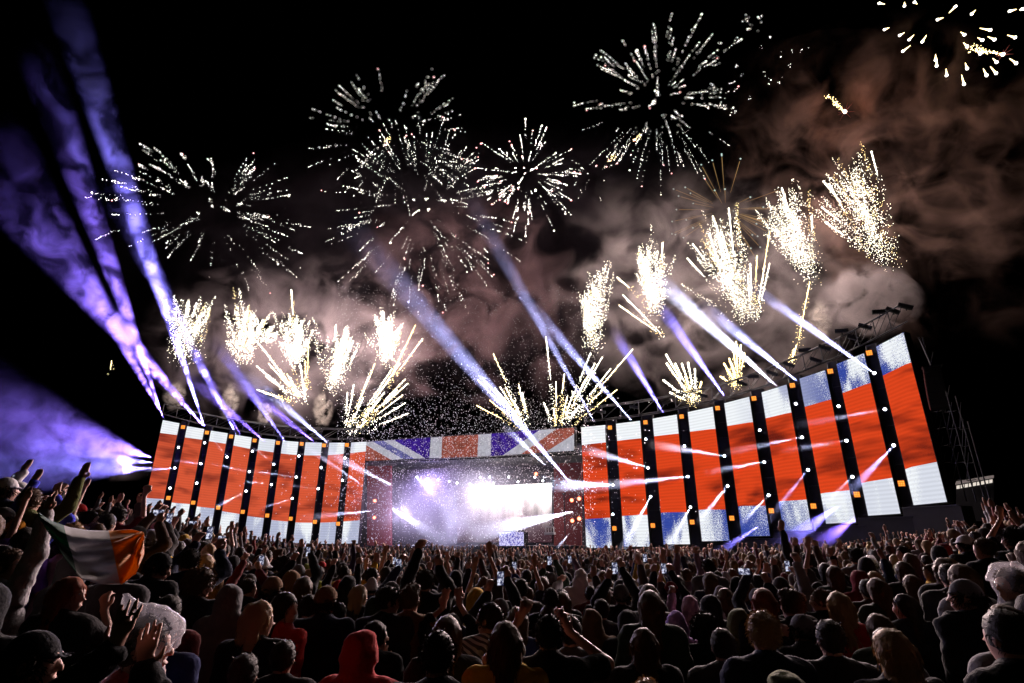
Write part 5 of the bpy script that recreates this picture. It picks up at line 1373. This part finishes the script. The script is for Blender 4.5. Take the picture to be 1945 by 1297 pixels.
H(1222, 1190, 52, 'woman with long loose brown hair filming with a phone held sideways', 'long loose brown hair', 'phone showing a blue crowd picture held sideways by the long brown-haired woman', top='long', hair='b', col='black', arms=('down', 'front'), wisps=1200)
H(1221, 1110, 29, 'person with a bare arm bent over the head', 'bent bare arm', top='long', hair='d', col='black', cloth='tee', arms=('elbow', 'down'))
H(1274, 1103, 25, 'person in a dark red beanie with a phone in front', 'dark red beanie', 'lit phone held above the pink hoods', top='beanie', hat='maroon', col='black', arms=('phoneup', 'phoneup'))
H(1248, 1095, 20, 'person behind a white phone flash', 'phone flash', 'phone with a glaring white screen left of the dark red beanie', top='short', hair='b', col='black', arms=('phone', 'phone'))
H(1309, 1129, 35, 'person in a creased light pink hood', 'light pink hood', top='hood', col='pink', arms=('phoneup', 'down'), bulk=1.3)
H(1283, 1157, 39, 'person in a lavender hood, in front of the light pink one', 'lavender hood', top='hood', col='purple', bulk=1.3)
H(1339, 1162, 43, 'person with a big dark fluffy head of curls and black coat', 'fluffy dark curls', top='fluffy', hair='d', col='black', cloth='collar', wisps=1200)
H(1400, 1152, 42, 'person in a stiff grey-green hood', 'stiff grey hood', top='hood', col='olive', bulk=1.3, hyaw=R_(10))
H(1447, 1158, 50, 'blond man with a small bun and dark hooded jacket', 'blond bun', top='bun', hair='l', col='navy', cloth='hoodie')
H(1449, 1115, 42, 'woman with long wavy hair lit along its left edge', 'long wavy lit hair', top='long', hair='r', col='black', wisps=1200, hyaw=-R_(30))
H(1502, 1114, 36, 'man with neat short brown hair looking slightly left', 'neat brown hair', top='quiff', hair='b', col='black', hyaw=R_(30))
H(1523, 1165, 44, 'person in a grey beanie with a hand at the mouth', 'grey beanie', top='beanie', hat='grey', col='charcoal', arms=('mouth', 'down'), hyaw=R_(25))
H(1592, 1122, 43, 'woman with long smooth blond hair and a red-shouldered top', 'smooth blond hair', top='long', hair='l', col='red', hyaw=R_(8), cloth='tee')
H(1558, 1117, 32, 'person raising a hand to the head left of the smooth blond hair', 'hand to the head', top='short', hair='b', col='black', arms=('head', 'down'), hyaw=R_(60))
H(1692, 1192, 72, 'woman with a shiny blond bob, largest head at the lower right', 'blond bob', top='bob', hair='l', col='black', hyaw=R_(12), wisps=1000)
H(1831, 1098, 50, 'tall broad man in black with a pale-rimmed cap, dark mass at the lower right', 'pale-rimmed cap', top='cap', hat='grey', col='black', hyaw=R_(55), bulk=1.5)
H(1914, 1067, 54, 'person in a clear plastic hood facing left at the right edge', 'clear hood at the edge', top='short', hair='b', col='pale', poncho=True, peak=0, hyaw=R_(60), by=R_(30))
H(1630, 1080, 33, 'person in a maroon hood seen from the back', 'maroon hood', top='hood', col='maroon')
H(1616, 1070, 20, 'person with pale blond hair before the maroon hood', 'pale blond hair', top='long', hair='l', col='maroon')
H(1652, 1054, 22, 'person in a crumpled white rain cape with pointed hat', 'crumpled white cape', top='beanie', hat='white', col='grey', poncho=True, peak=0)
H(1764, 1071, 25, 'dark-haired person in a mustard jacket facing left', 'mustard jacket', top='short', hair='b', col='yellow', hyaw=R_(70), by=R_(40))
H(1714, 1036, 26, 'person in an olive-yellow jacket facing left', 'olive jacket', top='short', col='olive', hyaw=R_(65), by=R_(30))
H(1802, 1058, 28, 'person with fair wavy hair in profile and a violet coat', 'violet coat', top='long', hair='l', col='violet', hyaw=R_(75))
H(1718, 1126, 36, 'person with dark hair and glowing cheek looking left behind the blond bob', 'dark hair looking left', top='long', hair='d', col='black', hyaw=R_(65))
H(1493, 1266, 88, 'person in a green-grey hood cut off by the lower edge, right of the phone hands', 'green-grey hood at the edge', top='hood', col='olive', bulk=1.4)
H(1228, 1287, 62, 'fair head cut off by the lower edge below the sideways phone', 'fair head at the edge', top='short', hair='l', col='black')
H(1612, 1300, 66, 'person below the frame whose fingers reach up at the lower edge', 'fingers at the edge', top='short', col='black', arms=('phone', 'down'))
H(1534, 1056, 21, 'long-haired person in a neon yellow vest', 'neon vest', top='long', hair='d', col='neon', cloth='vest')
H(1344, 1059, 19, 'man with broad lit shoulders in the middle of the crowd', 'broad lit shoulders', top='short', col='grey', cloth='tee')
H(1377, 1115, 30, 'woman with brown hair tucked behind, phone at arm\'s length', 'brown-haired phone woman', top='long', hair='b', col='pale', arms=('elbow', 'down'))
H(1398, 1093, 26, 'person in a dark rounded hood behind the brown-haired phone woman', 'dark rounded hood', top='hood', col='black')
H(1438, 1090, 26, 'person with dark hair looking left beyond the wavy lit hair', 'dark hair beyond', top='long', hair='d', col='black', hyaw=R_(40))
H(1425, 1079, 22, 'reddish-haired person beyond the dark rounded hood', 'reddish hair', top='bob', hair='r', col='black')
H(1624, 1036, 20, 'tall man with flat-top hair and grey jacket', 'flat-top hair', top='quiff', col='grey')
H(1868, 1020, 30, 'person facing left with lit profile on the right bank', 'lit profile', top='short', hair='b', col='black', hyaw=R_(70))
H(1832, 1015, 27, 'person in a white cap on the right bank', 'white cap', top='cap', hat='white', col='black', hyaw=R_(40))
H(1921, 1000, 34, 'dark-haired broad person at the right edge on the bank', 'broad person at the edge', top='curly', col='black', hyaw=R_(70))
H(1788, 1030, 26, 'person with lit red hood on the right bank', 'lit red hood', top='hood', col='maroon', hyaw=R_(50))
H(1885, 1045, 30, 'person with long brown hair facing left before the clear hood', 'long brown hair facing left', top='long', hair='b', col='black', hyaw=R_(70), arms=('down', 'down'))
H(1533, 1048, 18, 'person in a dark sleeve with one arm straight up before the sixth right column', 'straight arm', top='short', col='black', arms=('high', 'down'))

# the tricolour held out on the left bank
def stripe_mats():
    r = []
    for nm, c in (('flag_green', (.0, .10, .05)), ('flag_white', (.5, .48, .48)), ('flag_orange', (.75, .27, .01))):
        m, nt = new_mat(nm); out = nd(nt, 'ShaderNodeOutputMaterial'); p = nd(nt, 'ShaderNodeBsdfPrincipled'); tl = nd(nt, 'ShaderNodeBsdfTranslucent'); mx = nd(nt, 'ShaderNodeMixShader'); mx.inputs[0].default_value = .5
        tc = nd(nt, 'ShaderNodeTexCoord'); cc = mixc(nt, noise(nt, tc.outputs['Object'], 60, 3), tuple(x * .8 for x in c), c)
        nt.links.new(cc, p.inputs['Base Color']); nt.links.new(cc, tl.inputs[0]); p.inputs['Roughness'].default_value = .7; p.inputs['Sheen Weight'].default_value = .3
        nt.links.new(p.outputs[0], mx.inputs[1]); nt.links.new(tl.outputs[0], mx.inputs[2]); nt.links.new(mx.outputs[0], out.inputs[0]); r.append(m)
    return r
nu, nv = 72, 40
topc = [(72, 974), (100, 990), (132, 1001), (168, 1007), (210, 1008), (250, 1006), (273, 1011)]; botc = [(92, 1012), (124, 1062), (156, 1100), (190, 1107), (232, 1108), (257, 1092), (274, 1050)]
fv = []; T0 = P(130, 1000, 3.5)
for j in range(nv + 1):
    for i in range(nu + 1):
        u, v = i / nu, j / nv
        tu = u * 6; k = min(5, int(tu)); f = tu - k
        a = np.array(topc[k]) * (1 - f) + np.array(topc[k + 1]) * f; b = np.array(botc[k]) * (1 - f) + np.array(botc[k + 1]) * f
        q = a * (1 - v) + b * v
        rr = math.hypot((1 - u) * 1.8, v); an = math.atan2(v, (1 - u) * 1.8 + .02)
        fold = .075 * math.sin(11 * an + 2.5 * rr) * min(1, 2.2 * rr) + .05 * math.sin(13 * v + 6 * u + 2 * math.sin(5 * u)) * (1 - u * .7) + .012 * math.sin(31 * v + 17 * u)
        fv.append(P(q[0], q[1] + 2.5 * math.sin(9 * an), 3.55 + .25 * u + fold) - T0)
ff = []; fm = []
for j in range(nv):
    for i in range(nu):
        a = j * (nu + 1) + i; ff.append((a, a + nu + 1, a + nu + 2, a + 1)); fm.append(0 if i < nu * .27 else 1 if i < nu * .64 else 2)
me = np_mesh('flag', np.array([tuple(x) for x in fv]), ff)
for m in stripe_mats(): me.materials.append(m)
me.polygons.foreach_set('material_index', fm)
fl_o = link('flag', me, None, T0); tag(fl_o, 'green, white and orange flag held out by two hands on the left bank', 'flag')
sd = fl_o.modifiers.new('cloth_thickness', 'SOLIDIFY'); sd.thickness = .003

# ------------------------------------------------------------------ mid crowd: shared figures, each person an object with parts
PROTO = [
    ('bare-headed person with arms down', dict(top='short', hair='d')), ('bare-headed person with both arms up', dict(top='short', hair='b', arms=('up', 'high'))), ('long-haired person with arms down', dict(top='long', hair='b')),
    ('hooded person with arms down', dict(top='hood')), ('person in a cap with one fist up', dict(top='cap', hat='charcoal', arms=('down', 'fist'))), ('long-haired person with both arms up', dict(top='long', hair='l', arms=('wide', 'up'))),
    ('person in a beanie holding up both hands', dict(top='beanie', hat='grey', arms=('phoneup', 'phoneup'))), ('curly-haired person clapping overhead', dict(top='curly', hair='b', arms=('clap', 'clap'), cloth='tee')), ('bare-headed person in tee with one arm high', dict(top='short', hair='b', arms=('high', 'down'), cloth='tee')),
    ('person in a bucket hat', dict(top='bucket', hat='pale')), ('hooded person with one arm wide', dict(top='hood', arms=('down', 'wide'))), ('person with blond bob looking left', dict(top='bob', hair='l', hyaw=.9)), ('quiffed person looking right', dict(top='quiff', hair='b', hyaw=-1.0, cloth='hoodie')),
    ('person in a backwards cap with both fists up', dict(top='capback', hat='red', arms=('fist', 'fist'))), ('person with fluffy hair and hands at the head', dict(top='fluffy', hair='d', arms=('head', 'head'))), ('long-haired person in tee with one arm high', dict(top='long', hair='d', arms=('down', 'high'), cloth='tee')),
]
protos = []
for i, (lk, sp) in enumerate(PROTO):
    sp = dict(sp); sp['seed'] = 200 + i; sp['wisps'] = 320
    protos.append((lk, build_figure(sp, .026)))
rg2 = np.random.default_rng(21)
spots = list(HERO_XY); mids = []
D = 4.3
cand = []
for it in range(9000):
    dd = math.sqrt(rg2.uniform(4.0 ** 2, 17 ** 2)); an = rg2.uniform(-R_(45), R_(45))
    cand.append((dd, an))
cand.sort()
for dd, an in cand:
    x, y = dd * math.sin(an), dd * math.cos(an)
    if any((x - a) ** 2 + (y - b) ** 2 < .52 ** 2 for a, b in spots[-700:]): continue
    # keep the view of the people in front open
    z = ground_z(x, y) + 1.75
    v = Vector((x, y, z)) - CAM; dp = v.dot(FWD); px = 972.5 + FPX * v.x / dp; py = 648.5 - FPX * v.dot(UPV) / dp
    if not (-20 < px < 1965): continue
    wm = 100 * 3.0 / dd * .62
    if any(hd > dd and abs(hx - px) < .55 * (hw + wm) and py - 12 < hy < py + 130 for hx, hy, hw, hd in HERO_V): continue      # leave the chosen people in view
    mids.append((x, y, px, py)); spots.append((x, y))
    if len(mids) >= 235: break
MAXMID = math.hypot(mids[-1][0], mids[-1][1])
def relation(px, py):
    best = min(HEROES, key=lambda h: (h[0] - px) ** 2 + 2.5 * (h[1] - py) ** 2)
    dx = px - best[0]; rel = 'beyond' if abs(dx) < 12 else ('left of' if dx < 0 else 'right of')
    return f'{rel} the {best[2]}'
seen_lab = {}
for n_, (x, y, px, py) in enumerate(mids):
    k = int(rg2.choice(len(PROTO), p=np.array([24, 3, 19, 12, 3, 2, 6, 2, 3, 2, 4, 6, 6, 2, 2, 4]) / 100.0)); lk, parts = protos[k]
    if math.hypot(x, y) < 7.5: k = int(rg2.choice([0, 0, 0, 2, 2, 3, 3, 11, 0, 6] if abs(x) < .6 * y else [0, 3, 2])); lk, parts = protos[k]
    lab = f'{lk}, {relation(px, py)}'
    if len(lab.split()) > 15: lab = lab.replace('person in a ', '').replace('person with ', '')
    if lab in seen_lab:
        for extra in ('nearer', 'farther', 'half hidden'):
            if f'{lab}, {extra}' not in seen_lab: lab = f'{lab}, {extra}'; break
    seen_lab[lab] = 1
    t = thing('person', lab, 'person', (x, y, ground_z(x, y)), 'people standing in the middle of the crowd', rg2.normal(0, .3 if math.hypot(x, y) > 6 else .15))
    s = rg2.uniform(.92, 1.06); t.scale = (s * rg2.choice((-1, 1)), s, s)
    for nm, me in parts.items(): link(nm, me, t)
    if 'holding up both hands' in lk:
        pl_ = f'lit phone held overhead {relation(px, py)}'
        for extra in ('', ', nearer', ', farther', ', tilted', ', half hidden'):
            if pl_ + extra not in seen_lab: pl_ += extra; break
        seen_lab[pl_] = 1
        phone((x, y + .3 * s, t.location.z + 1.93 * s), pl_, rg2.normal(0, .3), land=n_ % 3 == 0)

# ------------------------------------------------------------------ the far crowd: past counting, one object
FAR = []
for i, (lk, sp) in enumerate(PROTO):
    sp = dict(sp); sp['seed'] = 300 + i; sp['face'] = True
    VV, FF, MI = [], [], []; off = 0
    for nm, (V, Fc) in figure(sp, .052).items():
        if nm in ('trousers', 'poncho') or len(V) == 0: continue
        cz = V[Fc].mean(1)[:, 2]
        Fc = Fc[(cz > 1.48) if nm == 'body' else (cz > 1.0)] if nm != 'body' else Fc[(cz > 1.48)]
        if len(Fc) == 0: continue
        used, inv = np.unique(Fc, return_inverse=True)
        VV.append(V[used]); FF.append(inv.reshape(-1, 4) + off); off += len(used); MI.append(np.full(len(Fc), {'body': 0, 'hair': 1}.get(nm, 2)))
    me = np_mesh('far_figure', np.concatenate(VV), np.concatenate(FF)); me.materials.append(None); me.materials.append(None); me.materials.append(None)
    me.polygons.foreach_set('material_index', np.concatenate(MI).astype(np.int32))
    ob = bpy.data.objects.new('far_figure', me); COL.objects.link(ob); lods = []
    dm = ob.modifiers.new('d', 'DECIMATE'); ntri = 2 * len(me.polygons)
    for want in (1000, 300):
        dm.ratio = want / ntri; bpy.context.view_layer.update()
        ev = ob.evaluated_get(bpy.context.evaluated_depsgraph_get()); em = ev.to_mesh(); em.calc_loop_triangles()
        v = np.empty(3 * len(em.vertices), np.float32); em.vertices.foreach_get('co', v)
        tr_ = np.empty(3 * len(em.loop_triangles), np.int32); em.loop_triangles.foreach_get('vertices', tr_)
        mi = np.empty(len(em.loop_triangles), np.int32); em.loop_triangles.foreach_get('material_index', mi)
        lods.append((v.reshape(-1, 3), tr_.reshape(-1, 3), mi)); ev.to_mesh_clear()
    FAR.append(lods); bpy.data.objects.remove(ob); bpy.data.meshes.remove(me)
AV, AF, AM, AT = [], [], [], []; off = 0; cnt = 0
for it in range(4200):
    dd = math.sqrt(rg2.uniform(MAXMID ** 2, 66 ** 2)); an = rg2.uniform(-R_(46), R_(46)); x, y = dd * math.sin(an), dd * math.cos(an)
    if rg2.random() > (1.0 if dd < 30 else .62): continue
    if an > .32 and dd > 52 or dd > 60 and an > -.2: continue
    V, Fc, MI = FAR[int(rg2.choice(len(FAR), p=np.array([28, 4, 21, 10, 3, 3, 5, 3, 4, 2, 3, 4, 5, 1, 1, 3]) / 100.0))][0 if dd < 23 else 1]
    a = rg2.normal(0, .4); s = rg2.uniform(.92, 1.07); c_, s_ = math.cos(a) * s, math.sin(a) * s
    X = V[:, 0] * c_ - V[:, 1] * s_ + x; Y = V[:, 0] * s_ + V[:, 1] * c_ + y; Z = V[:, 2] * s + ground_z(x, y)
    AV.append(np.stack([X, Y, Z], 1)); AF.append(Fc + off); AM.append(MI); AT.append(np.full(len(V), rg2.random(), dtype=np.float32)); off += len(V); cnt += 1
def far_mat(name, cols, rough=.95, sheen=.08):
    m, nt = new_mat(name); out = nd(nt, 'ShaderNodeOutputMaterial'); p = nd(nt, 'ShaderNodeBsdfPrincipled'); at = nd(nt, 'ShaderNodeAttribute'); at.attribute_name = 'tint'
    cr = nd(nt, 'ShaderNodeValToRGB'); els = cr.color_ramp.elements; els[0].color = (*cols[0], 1); els[1].position = .999; els[1].color = (*cols[-1], 1)
    for i, c in enumerate(cols[1:-1]): els.new((i + 1) / (len(cols) - 1)).color = (*c, 1)
    nt.links.new(at.outputs['Fac'], cr.inputs[0]); nt.links.new(cr.outputs[0], p.inputs['Base Color']); p.inputs['Specular IOR Level'].default_value = .12; p.inputs['Roughness'].default_value = rough; p.inputs['Sheen Weight'].default_value = sheen; nt.links.new(p.outputs[0], out.inputs[0]); return m
me = np_mesh('crowd', np.concatenate(AV), np.concatenate(AF))
for m in (far_mat('crowd_skin', [(.3, .16, .12), (.16, .08, .06), (.36, .2, .15), (.2, .11, .08)]), far_mat('crowd_hair', [(.02, .012, .008), (.08, .04, .02), (.3, .2, .1), (.03, .02, .015)]), far_mat('crowd_cloth', [(.012, .012, .014), (.1, .1, .1), (.02, .02, .05), (.15, .02, .02), (.03, .03, .03), (.2, .19, .2), (.015, .015, .02)])): me.materials.append(m)
me.polygons.foreach_set('material_index', np.concatenate(AM).astype(np.int32))
at = me.attributes.new('tint', 'FLOAT', 'POINT'); at.data.foreach_set('value', np.concatenate(AT))
tag(link('crowd', me), 'thousands of distant people packed before the stage, many with arms raised', None, None, 'stuff')
print('CROWD', len(HERO_XY), len(mids), MAXMID, cnt, sum(len(m.polygons) for m in bpy.data.meshes))
